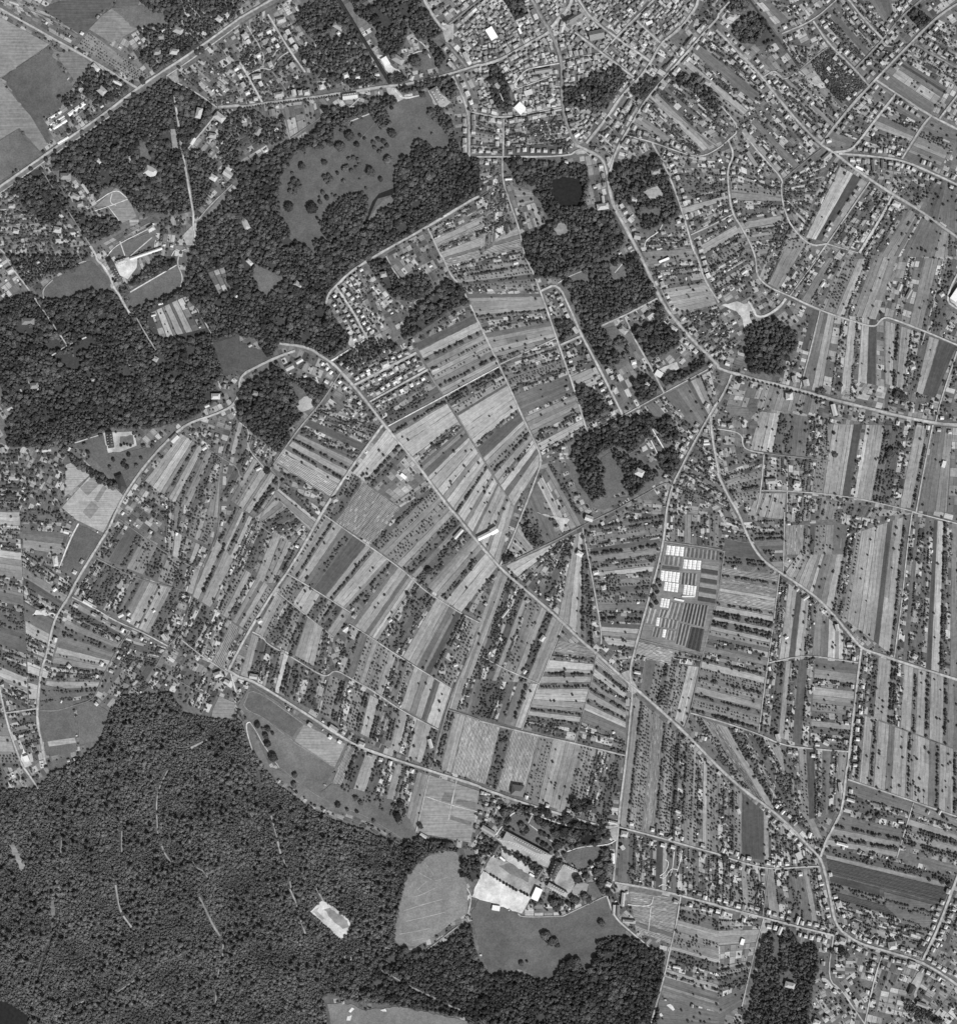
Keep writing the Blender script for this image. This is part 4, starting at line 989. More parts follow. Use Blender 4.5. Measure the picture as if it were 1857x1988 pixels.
for si, (su, sv, an, pw, pl, tf, zi) in enumerate(seeds):
    c, s_ = math.cos(an), math.sin(an); R_ = 62; dark = random.random() < .25
    for i in range(int(-R_/pl), int(R_/pl)+1):
        for j in range(int(-R_/pw), int(R_/pw)+1):
            x, y = (i+.5)*pl, (j+.5)*pw; u, v = su+c*x-s_*y, sv+s_*x+c*y
            if not (-55 < u < 1912 and -55 < v < 2043) or at(m_cov, u, v): continue
            if int(np.argmin((SD[:, 0]-u)**2+(SD[:, 1]-v)**2)) != si: continue
            f1, f2 = random.uniform(.40, .49), random.uniform(.42, .49); a_ = len(gv)
            for ex, ey in ((-f1, f2), (f1, f2), (f1, -f2), (-f1, -f2)):
                uu, vv = u+c*ex*pl-s_*ey*pw, v+s_*ex*pl+c*ey*pw; gv.append(wx((uu, vv))+(.008+.004*seeds[si][6],)); gu.append((ex*pl*M, ey*pw*M))
            gf.append((a_, a_+1, a_+2, a_+3)); gt.append(random.choice((.1, .12, .14, .16, .2, .24, .28, .34, .4, .48))*tf*(1.35 if 895 < u < 1330 and v < 310 else 1))
            nt = random.choice((0, 0, 1, 1, 2, 4)) + (2 if dark else 0)
            for _ in range(nt):
                tu, tv = u+random.uniform(-.5, .5)*pl, v+random.uniform(-.5, .5)*pl
                if not at(m_cov, tu, tv): r = random.choice((1.2, 1.4, 1.7, 2.1, 2.6, 3.4)); tree(tu, tv, r, r*random.uniform(1.4, 2.2), 'g')
            if random.random() < .13: SHEDS.append((u, v, an, .45))
me = mesh('garden_plots', gv, gf, MT['land'], gt, gu); obj('garden_plots', me, kind='structure'); print('PLOTS', len(gf))
# woodland floor under the dense woods: dark leaf litter, one sheet per wood
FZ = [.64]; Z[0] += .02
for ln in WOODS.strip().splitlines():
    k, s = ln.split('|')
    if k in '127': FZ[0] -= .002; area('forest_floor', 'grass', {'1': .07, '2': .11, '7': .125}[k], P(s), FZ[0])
Z[0] += .05
def ribbon(nm, p, w, tone):
    z = nz(.002); vs, fs, uv, tn = [], [], [], []; d = 0
    q = [wx(a) for a in p]
    for i, (x, y) in enumerate(q):
        x0, y0 = q[max(i-1, 0)]; x1, y1 = q[min(i+1, len(q)-1)]; L = math.hypot(x1-x0, y1-y0) or 1; nx, ny = -(y1-y0)/L, (x1-x0)/L
        if i: d += math.hypot(x-q[i-1][0], y-q[i-1][1])
        ww = w/2*random.uniform(.8, 1.2)
        for k in (-1.0, -.55, .55, 1.0): vs.append((x+nx*ww*k, y+ny*ww*k, z)); uv.append((d, k*w/2))
    for i in range(len(q)-1):
        if nm == 'forest_track' and random.random() < .16: continue
        for k in range(3):
            a = i*4+k; fs.append((a, a+4, a+5, a+1)[::-1]); tn.append(tone*(1.0 if k == 1 else .72)*random.uniform(.88, 1.1))
    return obj(nm, mesh(nm, vs, fs, MT['road'], tn, uv), kind='structure')
for nm, w, tn, p in sorted(roads, key=lambda r: r[1] if r[1] < 18 else 0): ribbon(nm, p, w, tn)
# crop and vine rows: raised leafy ridges
vs, fs = [], []
for cur, hw, z, hh in CROPS:
    base = len(vs)
    for i, (x, y) in enumerate(cur):
        x0, y0 = cur[max(i-1, 0)]; x1, y1 = cur[min(i+1, len(cur)-1)]; L = math.hypot(x1-x0, y1-y0) or 1; nx, ny = -(y1-y0)/L*hw, (x1-x0)/L*hw
        f = random.uniform(.6, 1.25)
        vs += [(x+nx*f, y+ny*f, z-.05), (x, y, z+hh*f), (x-nx*f, y-ny*f, z-.05)]
    for i in range(len(cur)-1):
        if random.random() < .06: continue
        a = base+i*3; fs += [(a, a+3, a+4, a+1), (a+1, a+4, a+5, a+2)]
o = obj('crop_rows', mesh('crop_rows', vs, fs, MT['crop'])); tag(o, 'dark leafy crop and vine rows lined up across the pale plots', 'crops', kind='stuff')
# ---------------------------------------------------------------- woods: scatter
def scatter(kind, sp, jit, fn, keep=1.0):
    s = sp/M
    for v in np.arange(-PAD+2, 1988+PAD-2, s):
        for u in np.arange(-PAD+2, 1857+PAD-2, s):
            uu, vv = u+random.uniform(-jit, jit)*s, v+random.uniform(-jit, jit)*s
            if at(m_wood, uu, vv) == kind and random.random() < keep and not at(m_built, uu, vv): fn(uu, vv)
def lowf(u, v): return math.sin(u*.021+v*.013)+math.sin(u*.047-v*.039+1.3)+math.sin(v*.061+u*.011+.4)
def big(u, v, r=None):
    if r is None: r = random.uniform(2.6, 5.2)*(1+.12*lowf(u, v))
    tree(u, v, max(r, 2.0), (r*1.15+6.0)*random.uniform(.7, 1.25), 'w')
def darts(kind, n, r0, r1, pw, f, fn):
    idx = np.argwhere(m_wood == kind)
    if not len(idx): return
    cell = {}; C = r1/M*1.0
    for i in rng.integers(0, len(idx), n):
        v, u = idx[i]-PAD; u += random.random(); v += random.random()
        r = (r0+(r1-r0)*random.random()**pw)*(1+.14*lowf(u*1.3, v*1.3))/M; c = (int(u//C), int(v//C)); ok = True
        if at(m_built, u, v): continue
        if kind == 1 and math.sin(u*.09+v*.05)+math.sin(v*.11-u*.043+2)+math.sin(u*.031+v*.027) < -2.3: continue
        for a in range(c[0]-2, c[0]+3):
            for b in range(c[1]-2, c[1]+3):
                for (x, y, q) in cell.get((a, b), ()):
                    if (x-u)**2+(y-v)**2 < ((r+q)*f)**2: ok = False; break
                if not ok: break
            if not ok: break
        if ok: cell.setdefault(c, []).append((u, v, r)); fn(u, v, r*M)
# ---------------------------------------------------------------- buildings
def px(s): return P(s)
def add(u, v, w, d, h, ang, tone, roof, noun, label=None, force=False):
    """w along ang (map angle, radians, y down), d across; metres"""
    c, s_ = math.cos(ang), math.sin(ang); hw, hd = w/2/M, d/2/M
    cs = [(u+c*a-s_*b, v+s_*a+c*b) for a, b in ((-hw, -hd), (hw, -hd), (hw, hd), (-hw, hd))]
    if not force:
        for a in (-1, -.3, .3, 1):
            for b in (-1, 0, 1):
                q = (u+c*a*hw-s_*b*hd, v+s_*a*hw+c*b*hd)
                if at(m_built, *q) or at(m_road, *q) or at(wood_soft, *q) in (1, 2, 7): return False
    fillpoly(m_built, cs, True)
    HOUSES.append(dict(uv=(u, v), w=w, d=d, h=h, ang=ang, tone=tone, roof=roof, noun=noun, label=label)); return True
def word(t): return 'dark' if t < .14 else 'grey' if t < .3 else 'pale' if t < .5 else 'white'
# single buildings: end points of the long axis, width (sheet pixels), height m, tone, roof, noun, label
BUILT = '''
@00 1130 1315 1215 1355|75|10|.62|hip|villa|large white villa alone in a clearing of the dense northern wood
@00 755 1235 785 1265|30|6|.6|hip|lodge|small square white lodge deep in the dense northern wood
@00 1000 1215 1020 1265|22|5|.6|gable|lodge|narrow white lodge left of the large villa in the wood
@00 1630 1365 1680 1395|46|9|.6|hip|villa|white villa on the lawn east of the tree-lined alley
@00 1670 885 1740 940|58|10|.5|hip|villa|pale villa at the road fork north of the alley
@00 1555 840 1535 920|46|9|.55|hip|villa|pale villa in the small wood beside the alley's north end
@00 770 685 820 730|56|9|.45|hip|villa|pale villa in a drive south of the road junction
@00 720 500 770 550|36|7|.6|hip|villa|white courtyard building beside the northwest road
@00 880 625 950 660|28|6|.7|gable|villa|low white building beside the northwest road's lower end
@00 1350 225 1420 255|50|9|.4|hip|villa|pale villa in trees north of the avenue
@00 1225 290 1275 290|40|9|.3|hip|villa|grey villa in the round tree ring north of the avenue
@00 1320 400 1390 410|46|9|.5|hip|villa|pale villa set back just north of the avenue trees
@00 1195 410 1250 410|40|8|.35|hip|villa|grey villa west of the pale villa north of the avenue
@00 1680 135 1720 165|44|9|.5|hip|villa|pale villa beside the avenue near its upper end
@00 475 1370 555 1370|50|10|.3|hip|villa|grey mansion in a looping drive below the avenue
@00 640 1430 690 1500|20|6|.6|gable|outbuilding|long narrow white outbuilding below the looping drive mansion
@00 695 1520 730 1520|36|8|.35|hip|villa|grey villa at the foot of the narrow white outbuilding
@00 560 1510 620 1540|40|8|.4|hip|villa|pale villa west of the formal garden
@00 600 1590 650 1580|40|8|.35|hip|villa|grey villa with a curved drive west of the formal garden
@00 420 1780 480 1790|46|9|.5|hip|villa|pale villa with white terraces in the western gardens
@00 70 1600 120 1600|36|8|.45|hip|villa|pale villa near the left edge below the avenue
@00 105 1790 150 1800|36|8|.5|hip|villa|pale villa near the left edge above the village lanes
@00 1165 1050 1240 1110|18|4|.4|gable|outbuilding|long low shed slanting through the northern wood
@00 1480 1120 1510 1070|36|7|.6|gable|outbuilding|white outbuilding by the path east of the alley
@00 1740 1330 1800 1370|50|8|.5|gable|villa|pale house at the lower end of the eastern path
@00 1150 1790 1200 1760|40|9|.55|hip|villa|pale house above the castle forecourt
@00 1620 1050 1680 1060|40|8|.4|hip|villa|grey villa south of the road fork villa
@00 1760 1290 1800 1320|36|8|.5|hip|villa|pale villa east of the kitchen garden
@10 800 757 918 742|44|10|.6|gable|row_house|long white building with dormers facing the boulevard
@10 1500 690 1570 810|62|13|.33|hip|hotel|great hipped building at the head of the park lawn
@10 1115 450 1150 510|48|8|.85|flat|station|bright white station shed beside the railway cutting
@10 1190 440 1270 490|54|9|.35|hip|station|grey station building east of the white shed
@10 805 595 845 580|42|9|.6|hip|villa|white villa with an oval drive north of the boulevard
@10 620 680 655 672|40|9|.6|hip|villa|white villa left of the oval drive villa
@10 500 725 545 715|40|9|.5|hip|villa|pale villa on the boulevard, right one of a pair
@10 455 722 490 716|38|9|.42|hip|villa|pale villa on the boulevard, left one of a pair
@10 405 725 440 718|42|9|.55|gable|villa|white gabled villa on the boulevard's north side
@10 270 745 345 730|40|9|.42|hip|villa|long pale villa on the boulevard's north side
@10 110 770 145 765|34|8|.5|hip|villa|small pale villa at the boulevard's left end
@10 130 1050 165 990|42|9|.3|hip|villa|grey villa inside an oval drive south of the boulevard
@10 30 1700 70 1780|46|9|.45|hip|villa|pale villa at the western rim of the park wood
@10 250 850 260 900|50|7|.25|gable|barn|grey barn west of the market garden
@10 1740 410 1775 480|36|9|.5|gable|town_hall|long pale hall with a dark roof hole near the town square
@10 1320 600 1350 610|40|6|.5|hip|lodge|pale lodge beside the railway crossing
@10 730 190 800 230|40|9|.4|hip|villa|pale villa in the wood west of the railway
@10 290 170 360 150|40|9|.45|hip|villa|pale villa near the avenue's upper street
@10 30 260 60 300|46|9|.5|hip|villa|white villa in the northern villa quarter
@10 100 600 170 590|40|9|.45|hip|villa|pale villa in the corner of the villa quarter
@10 230 480 250 520|34|8|.45|hip|villa|pale villa inside the looping lane
@20 70 222 120 305|60|9|.95|flat|hall|big brilliant white flat roof at the town's west side
@20 290 815 345 870|70|8|.9|flat|hall|square brilliant white roof beside the lower town lane
@20 305 222 325 265|20|7|.85|flat|hall|small brilliant white roof north of the main street
@20 910 1612 1000 1598|48|10|.5|hip|villa|pale cross-shaped villa beside the road bend
@20 955 1520 965 1580|22|7|.5|gable|outbuilding|narrow wing above the cross-shaped villa
@20 200 1392 255 1388|18|6|.75|gable|outbuilding|white L-shaped outbuilding at the lane corner
@20 850 285 965 262|72|9|.27|gable|hall|broad grey market hall near the church square
@20 130 650 155 690|34|8|.45|gable|villa|pale house among the trees west of the lower town
@20 350 730 410 710|38|7|.6|flat|hall|bright low roof east of the western trees
@20 530 790 580 760|44|9|.5|hip|villa|pale villa on the narrow main street
@20 1160 1690 1190 1720|40|7|.6|gable|villa|white house on the bending road
@20 1200 1830 1250 1840|50|8|.4|gable|villa|pale house at the lower bending road
@20 1740 630 1790 660|36|8|.4|hip|villa|pale villa in the northeast wood strip
@20 1330 1340 1400 1330|40|8|.35|hip|villa|grey villa hidden in the walled wood
@20 1170 1540 1220 1560|36|8|.5|hip|villa|pale villa beside the walled wood
@20 430 560 560 540|30|8|.3|gable|hall|grey long hall west of the narrow street
@20 1290 190 1340 170|24|8|.8|flat|hall|bright white roof northeast of the market hall
@30 1070 1292 1125 1320|18|6|.95|flat|depot|long brilliant white roof by the northeast road hub
@30 395 625 405 650|22|5|.85|gable|lodge|small bright white lodge by the northeast road bend
@30 1355 1570 1410 1600|44|8|.6|hip|villa|white villa where the estate street meets the main road
@30 75 130 130 150|46|9|.5|hip|villa|white villa with a star-shaped terrace in the northeast wood
@30 840 1100 880 1090|30|8|.6|hip|villa|white villa at the hub's northern corner
@30 1150 490 1190 485|34|8|.5|hip|villa|pale villa near the northeast side street
@30 230 1180 300 1290|30|7|.35|gable|barn|long pale barn in the eastern gardens
@30 815 1240 870 1190|34|6|.35|gable|barn|pale barn just south of the hub
@30 1200 1240 1210 1320|24|6|.18|gable|barn|dark barn in the yards east of the white depot
@30 1275 1240 1280 1310|22|6|.18|gable|barn|second dark barn in the yards east of the depot
@01 850 35 880 90|46|13|.09|hip|castle_wing|dark slate upper wing of the castle
@01 875 95 940 200|40|13|.10|hip|castle_wing|long dark slate range beside the castle courtyard
@01 905 60 990 30|34|9|.5|hip|castle_wing|white roofed north range of the castle courtyard
@00 1010 2010 1260 1925|22|6|.75|gable|orangery|very long white orangery east of the castle courtyard
@01 850 1365 868 1490|44|13|.07|hip|mansion|long slate roofed mansion facing the walled lawn
@01 920 1700 965 1815|58|10|.07|hip|stable|broad slate stable block at the roadside
@01 175 510 275 510|50|11|.25|hip|villa|grey mansion in the western wood clearing
@01 240 1010 300 1005|46|9|.3|hip|villa|grey villa framed by white terraces in the western wood
@01 1190 790 1225 810|40|8|.4|hip|villa|pale villa at the end of the garden lane
@01 1640 1090 1710 1090|46|8|.6|hip|villa|white villa above the curving valley road
@01 710 965 745 955|28|7|.4|hip|villa|small pale villa deep in the western wood
@01 60 1190 100 1170|34|8|.4|gable|villa|pale house at the western rim of the big wood
@01 1330 1440 1380 1390|46|7|.55|gable|villa|pale farmhouse across the road from the mansion park
@01 330 1510 400 1500|30|7|.5|gable|villa|pale house at the lower edge of the big wood
@01 1230 375 1265 365|18|5|.7|gable|outbuilding|small white outbuilding above the walled kitchen garden
@01 1175 465 1210 455|16|5|.7|gable|outbuilding|small white outbuilding left of the walled kitchen garden
@01 1820 320 1845 315|26|6|.7|hip|lodge|small white lodge in the eastern castle woods
@01 1570 1500 1600 1480|30|5|.6|gable|outbuilding|white shed in the field strips below the valley road
@01 1590 1170 1625 1155|24|6|.6|gable|villa|white cottage above the valley road
@01 60 130 110 100|40|8|.5|hip|villa|pale villa west of the castle lawns
@01 10 1510 40 1500|40|8|.4|gable|villa|pale house on the left edge beside the wood
@11 430 205 475 250|46|9|.45|hip|villa|pale villa in the park clearing
@11 1090 150 1140 140|44|9|.4|hip|villa|pale villa among trees east of the cottage estate
@11 1100 855 1160 832|46|9|.55|hip|villa|large pale villa on the upper estate street
@11 1245 1052 1272 1040|26|6|.8|flat|lodge|small bright white house on the lower estate street
@11 1250 1692 1290 1725|28|5|.9|flat|depot|bright white roof inside the allotment square
@11 105 1060 145 1070|36|8|.3|hip|villa|grey villa in the wood west of the drive
@11 1490 890 1545 870|22|6|.45|gable|villa|pale cottage across the dirt lane from the estate
@11 60 30 100 70|30|7|.6|hip|villa|white villa in the woods beside the park clearing
@11 990 920 1015 910|26|7|.8|flat|lodge|bright white house on the upper estate street
@11 440 830 490 800|30|7|.6|gable|villa|white house in the triangle gardens
@11 360 880 420 850|40|8|.45|gable|villa|pale house in the triangle gardens
@11 720 1900 760 1880|40|7|.4|hip|villa|pale house on the straight southwest road
@11 130 1660 170 1640|26|6|.6|gable|villa|white farmhouse on the field path bend
@21 1392 50 1470 18|18|6|.95|flat|depot|long brilliant white roof east of the main road
@21 1090 555 1140 600|48|9|.4|hip|villa|pale villa in the eastern park garden
@21 1175 830 1215 820|36|9|.7|hip|villa|white villa on the short park lane
@21 1365 900 1415 930|46|8|.7|flat|villa|white flat-roofed villa with a terrace at the park lane's end
@21 1210 1665 1270 1695|56|10|.6|hip|villa|white villa on the southern edge of the meadow park
@21 1285 985 1315 1010|30|7|.65|hip|villa|white square villa in the small southern wood
@21 1590 670 1620 685|28|7|.6|hip|villa|white house near the main road's bend
@21 1735 1460 1785 1455|20|5|.7|gable|outbuilding|white shed in the wedge between two roads
@21 265 60 300 50|28|6|.6|gable|villa|white cottage in the upper orchards
@21 545 395 560 430|20|6|.7|gable|villa|white cottage on the straight lane
@21 730 555 760 600|30|8|.55|gable|villa|white house on the lane corner by the dark trees
@21 1020 1225 1050 1210|34|8|.6|hip|villa|white house at the lower lane end
@21 1030 1030 1060 1040|40|8|.5|hip|villa|pale house east of the straight street
@21 1480 545 1530 580|30|8|.5|hip|villa|white villa with a yard beside the main road
@31 525 1090 580 1088|56|10|.6|hip|villa|white villa standing alone south of the main road
@31 890 1150 912 1240|36|7|.6|gable|barn|long white barn south of the main road
@31 800 240 825 205|22|5|.7|gable|outbuilding|small white shed among the northeast orchards
@31 1490 870 1530 855|40|8|.5|hip|villa|pale house in the eastern orchard rows
@31 1818 345 1890 240|56|9|.85|flat|depot|brilliant white depot roof cut by the right edge
@31 1400 270 1420 220|34|6|.5|gable|barn|pale barn in the eastern fields
@31 1460 330 1500 260|26|6|.35|gable|barn|grey barn in the eastern fields
@31 185 140 225 110|26|6|.6|gable|villa|white house above the quarry
@31 680 960 690 1010|46|8|.5|gable|villa|pale house at the lane's road corner
@31 590 930 600 980|40|8|.45|gable|villa|pale house on the main road's north side
@31 1760 1590 1745 1640|28|5|.7|flat|outbuilding|bright little roof in the eastern allotments
@31 590 1760 640 1770|40|8|.55|hip|villa|white house on the southern garden lane
@31 370 1750 460 1745|40|8|.4|hip|villa|pale house on the southern garden lane
@31 80 1320 120 1310|40|8|.4|hip|villa|pale house at the lane bend
@31 1720 310 1750 290|36|8|.55|hip|villa|white house left of the depot
@02 650 688 720 730|28|7|.75|gable|villa|long white house by the western village crossing
@02 428 340 440 420|40|8|.6|hip|villa|white farmhouse with a long white wall
@02 320 770 360 755|30|9|.5|hip|villa|tall white house with a yard by the western road
@02 415 610 440 590|30|7|.75|gable|villa|bright white gabled house above the western crossing
@02 1185 775 1205 760|20|5|.7|gable|outbuilding|white hut between the pale western strips
@02 530 1205 550 1185|34|7|.6|hip|villa|white house in the southwest orchards
@02 200 1890 215 1930|40|8|.8|flat|villa|white building in the bright southwest yard
@02 1365 180 1375 160|22|6|.8|gable|outbuilding|bright white hut in the western orchards
@02 920 810 960 790|34|7|.6|gable|villa|white house on the western lane's north side
@02 990 800 1010 780|24|7|.6|gable|villa|white cottage right of another on the western lane
@02 1260 950 1290 990|30|7|.6|gable|villa|white house on the lane above the forest
@02 1660 1270 1720 1250|44|8|.55|hip|villa|white house at the forest-edge junction
@02 1740 1310 1780 1330|36|7|.55|gable|villa|white house below the forest-edge junction
@02 500 150 540 160|30|7|.7|gable|villa|bright house at the head of the white lane
@12 1665 205 1728 135|30|7|.6|gable|barn|long white barn on the diagonal road
@12 435 262 460 272|22|6|.85|gable|outbuilding|bright white hut beside the straight southwest road
@12 140 855 175 835|34|7|.6|hip|villa|white house beside the straight southwest road
@12 1155 850 1180 830|26|5|.6|gable|outbuilding|white hut in the central orchard
@12 840 1390 860 1380|20|5|.85|gable|outbuilding|bright white hut in the southern orchards
@12 800 920 840 890|24|6|.6|gable|villa|white cottage by the central lanes
@12 700 1660 760 1700|40|8|.5|gable|villa|white farmstead on the meadow road
@12 920 1790 970 1810|36|8|.5|hip|villa|pale house at the meadow road's bend
@12 1470 1760 1490 1830|30|7|.6|gable|villa|white house by the southern lane
@12 1660 1190 1690 1180|26|7|.6|gable|villa|white cottage among the sloping orchard rows
@12 80 1270 140 1280|40|8|.5|gable|villa|white farmstead on the slope south of the straight road
@22 -10 210 90 160|34|9|.9|gable|barn|long brilliant white barn on the diagonal road, lower wing
@22 90 160 140 130|50|10|.92|gable|barn|brilliant white barn head on the diagonal road
@22 755 310 800 338|38|8|.75|hip|villa|white villa in the orchard by the straight lane
@22 880 475 925 465|34|8|.65|hip|villa|white house east of the straight lane, upper
@22 475 1000 505 960|34|8|.6|hip|villa|white house on the steep field strips
@22 945 590 980 580|38|8|.55|hip|villa|white house with garden east of the straight lane
@22 1200 1240 1250 1250|24|7|.6|gable|villa|white house at the star-shaped crossroads
@22 1030 1712 1050 1706|18|4|.8|gable|outbuilding|bright white hut in the field rows
@22 340 1250 360 1225|30|7|.55|gable|villa|pale house on the western path
@22 175 820 230 750|20|6|.5|gable|villa|long pale farmhouse in the orchard rows
@22 820 40 880 60|44|8|.6|gable|villa|white farm by the dark lane corner
@22 160 990 175 980|30|6|.6|gable|outbuilding|white hut on the pale strip
@22 1220 705 1240 700|18|4|.8|gable|outbuilding|bright hut west of the nursery road
@22 1510 675 1585 690|14|4|.85|flat|outbuilding|long low white frame south of the glasshouses
@22 1570 655 1670 655|12|4|.8|flat|outbuilding|long low white frame under the glasshouses
@22 520 670 550 680|24|7|.55|gable|villa|pale house on the diagonal road's north side
@32 660 680 705 650|24|7|.55|gable|villa|pale cottage below the curving eastern road
@32 1440 680 1465 660|26|7|.5|gable|villa|pale cottage on the eastern lane
@32 520 980 545 965|24|6|.8|gable|villa|bright white cottage in the eastern field strips
@32 1510 1110 1545 1130|36|8|.5|hip|villa|white house on the far eastern road
@32 920 870 930 920|30|8|.55|gable|villa|white house beside the eastern road fork
@32 400 1200 405 1230|20|5|.8|gable|outbuilding|bright white shed at the eastern lane corner
@32 710 1380 720 1410|18|6|.6|gable|outbuilding|white shed in the dark eastern strips
@32 460 1720 470 1760|36|7|.5|gable|villa|white house by the lower eastern lane
@32 820 1780 860 1800|36|8|.5|gable|villa|white house with dark trees by the lower lane
@32 1000 1030 1040 1030|36|8|.5|gable|villa|pale farmstead at the eastern road fork
@23 195 520 545 705|72|12|.42|hip|school|long main range of the school with dormers
@23 612 725 560 850|54|13|.09|hip|school|dark slate school range across the yard
@23 490 780 440 860|34|7|.17|gable|school|grey workshop range of the school
@23 465 930 425 1020|58|9|.97|flat|school|brilliant white school hall with a sharp shadow
@23 530 900 680 985|40|10|.42|hip|school|pale lower school range beside the round bed
@23 650 750 760 800|18|6|.45|gable|school|narrow northern gallery of the school court
@23 20 455 120 515|36|7|.4|gable|outbuilding|pale barn west of the school range
@23 155 590 115 650|34|7|.12|gable|outbuilding|dark shed by the school's west yard
@23 250 165 345 180|84|10|.20|hip|barn|broad grey barn beside the southern road
@23 1035 660 1035 740|28|7|.8|gable|villa|bright white house along the southern road
@23 1118 965 1108 1070|28|7|.5|gable|farm|pale farm range beside the vineyard plot
@23 1075 1060 1070 1150|24|7|.22|gable|farm|grey farm range of the vineyard farm
@23 1045 1060 1040 1140|22|6|.55|gable|farm|white farm range of the vineyard farm
@23 1110 1185 1210 1195|26|7|.4|hip|farm|pale cross range under the vineyard plot
@23 1095 505 1150 515|46|8|.55|hip|villa|white house at the road corner of the school park
@23 1100 600 1120 630|30|8|.6|gable|villa|white house on the southern road below the corner
@23 1000 415 1070 430|22|7|.6|gable|villa|white cottage row at the lane corner
@23 1010 545 1030 555|20|6|.7|gable|lodge|small white gate lodge of the school park
@23 980 890 1020 910|34|8|.6|hip|lodge|white lodge at the lower school gate
@23 100 1080 160 1090|40|6|.85|flat|outbuilding|bright white pavilion on the meadow edge
@23 160 690 200 720|16|5|.85|flat|school|little bright white school shed
@23 390 820 440 850|16|5|.85|flat|school|second little bright white school shed
@23 1460 550 1490 530|30|7|.45|gable|villa|pale cottage on the vine slope road
@23 1520 330 1560 345|20|6|.6|gable|villa|white cottage among the vine rows
@23 1500 1540 1560 1550|18|5|.7|gable|outbuilding|white shed by the southern lane
@23 1505 1030 1540 1045|28|7|.45|hip|villa|pale lodge at the vineyard's east corner
@33 185 1370 200 1325|28|5|.92|flat|outbuilding|brilliant white roof in the southern allotments
@33 520 1670 595 1690|46|10|.5|hip|villa|large pale villa in the southeast wood
@33 610 690 650 670|56|8|.5|flat|villa|white block by the southeast road fork
@33 930 1030 945 1080|46|8|.5|hip|villa|white courtyard house below the southeast fork
@33 965 1150 985 1145|26|7|.8|gable|villa|bright white house above the southern junction
@33 1320 1380 1385 1370|60|9|.55|hip|villa|white courtyard house on the southeast road
@33 1480 1510 1535 1530|42|8|.5|hip|villa|pale house near the southeast corner junction
@33 1395 1550 1430 1560|16|6|.85|gable|outbuilding|long bright white shed south of the southeast road
@33 1490 1760 1520 1690|44|8|.12|hip|barn|dark barn south of the southeast corner road
@33 1540 1820 1620 1850|30|7|.35|gable|barn|pale long barn at the bottom right
@33 920 580 1010 605|24|7|.75|gable|villa|bright white farmstead east of the southern road
@33 150 340 175 330|40|7|.6|gable|villa|white house beside the dark strip
@33 705 540 720 500|26|7|.75|gable|villa|bright white house above the southeast fork
@33 470 1290 495 1230|30|7|.6|gable|villa|white long house on the lower southern road
@33 610 1210 630 1150|24|8|.65|gable|villa|white tall house on the lower southern road
@33 940 1330 990 1350|50|8|.45|hip|villa|pale house at the southern junction
@33 1770 950 1800 960|40|8|.5|hip|villa|white house near the right edge with dark trees
@33 1400 415 1440 420|22|6|.6|gable|villa|white farmstead on the eastern strips path
@33 1000 240 1060 260|24|6|.6|gable|villa|white long shed by the southern road
@33 945 110 955 190|30|7|.45|gable|villa|pale house west of the southern road
@33 1620 340 1640 350|26|6|.45|gable|villa|pale cottage on the eastern field lane
@33 740 1960 790 1980|40|8|.6|hip|villa|white house at the bottom edge
@33 830 1930 860 1940|30|8|.5|hip|villa|pale house at the bottom edge, right one
@33 1660 1080 1670 1090|24|4|.4|flat|outbuilding|pale square hut in the dark southeastern field
@33 1710 360 1725 330|20|8|.6|gable|villa|white tower-like house above the fork
@13 1400 510 1450 540|24|5|.6|gable|outbuilding|white hut at the walled field's lower corner
@13 1820 650 1850 640|34|7|.45|hip|villa|pale house beside the school lane
'''
for ln in BUILT.strip().splitlines():
    s, w, h, tn, rf, noun, lab = ln.split('|'); (xa, ya), (xb, yb) = P(s)
    L = math.hypot(xb-xa, yb-ya)*M; add((xa+xb)/2, (ya+yb)/2, max(L, 5), float(w)*KK*M, float(h), math.atan2(yb-ya, xb-xa), float(tn), rf, noun, lab, True)
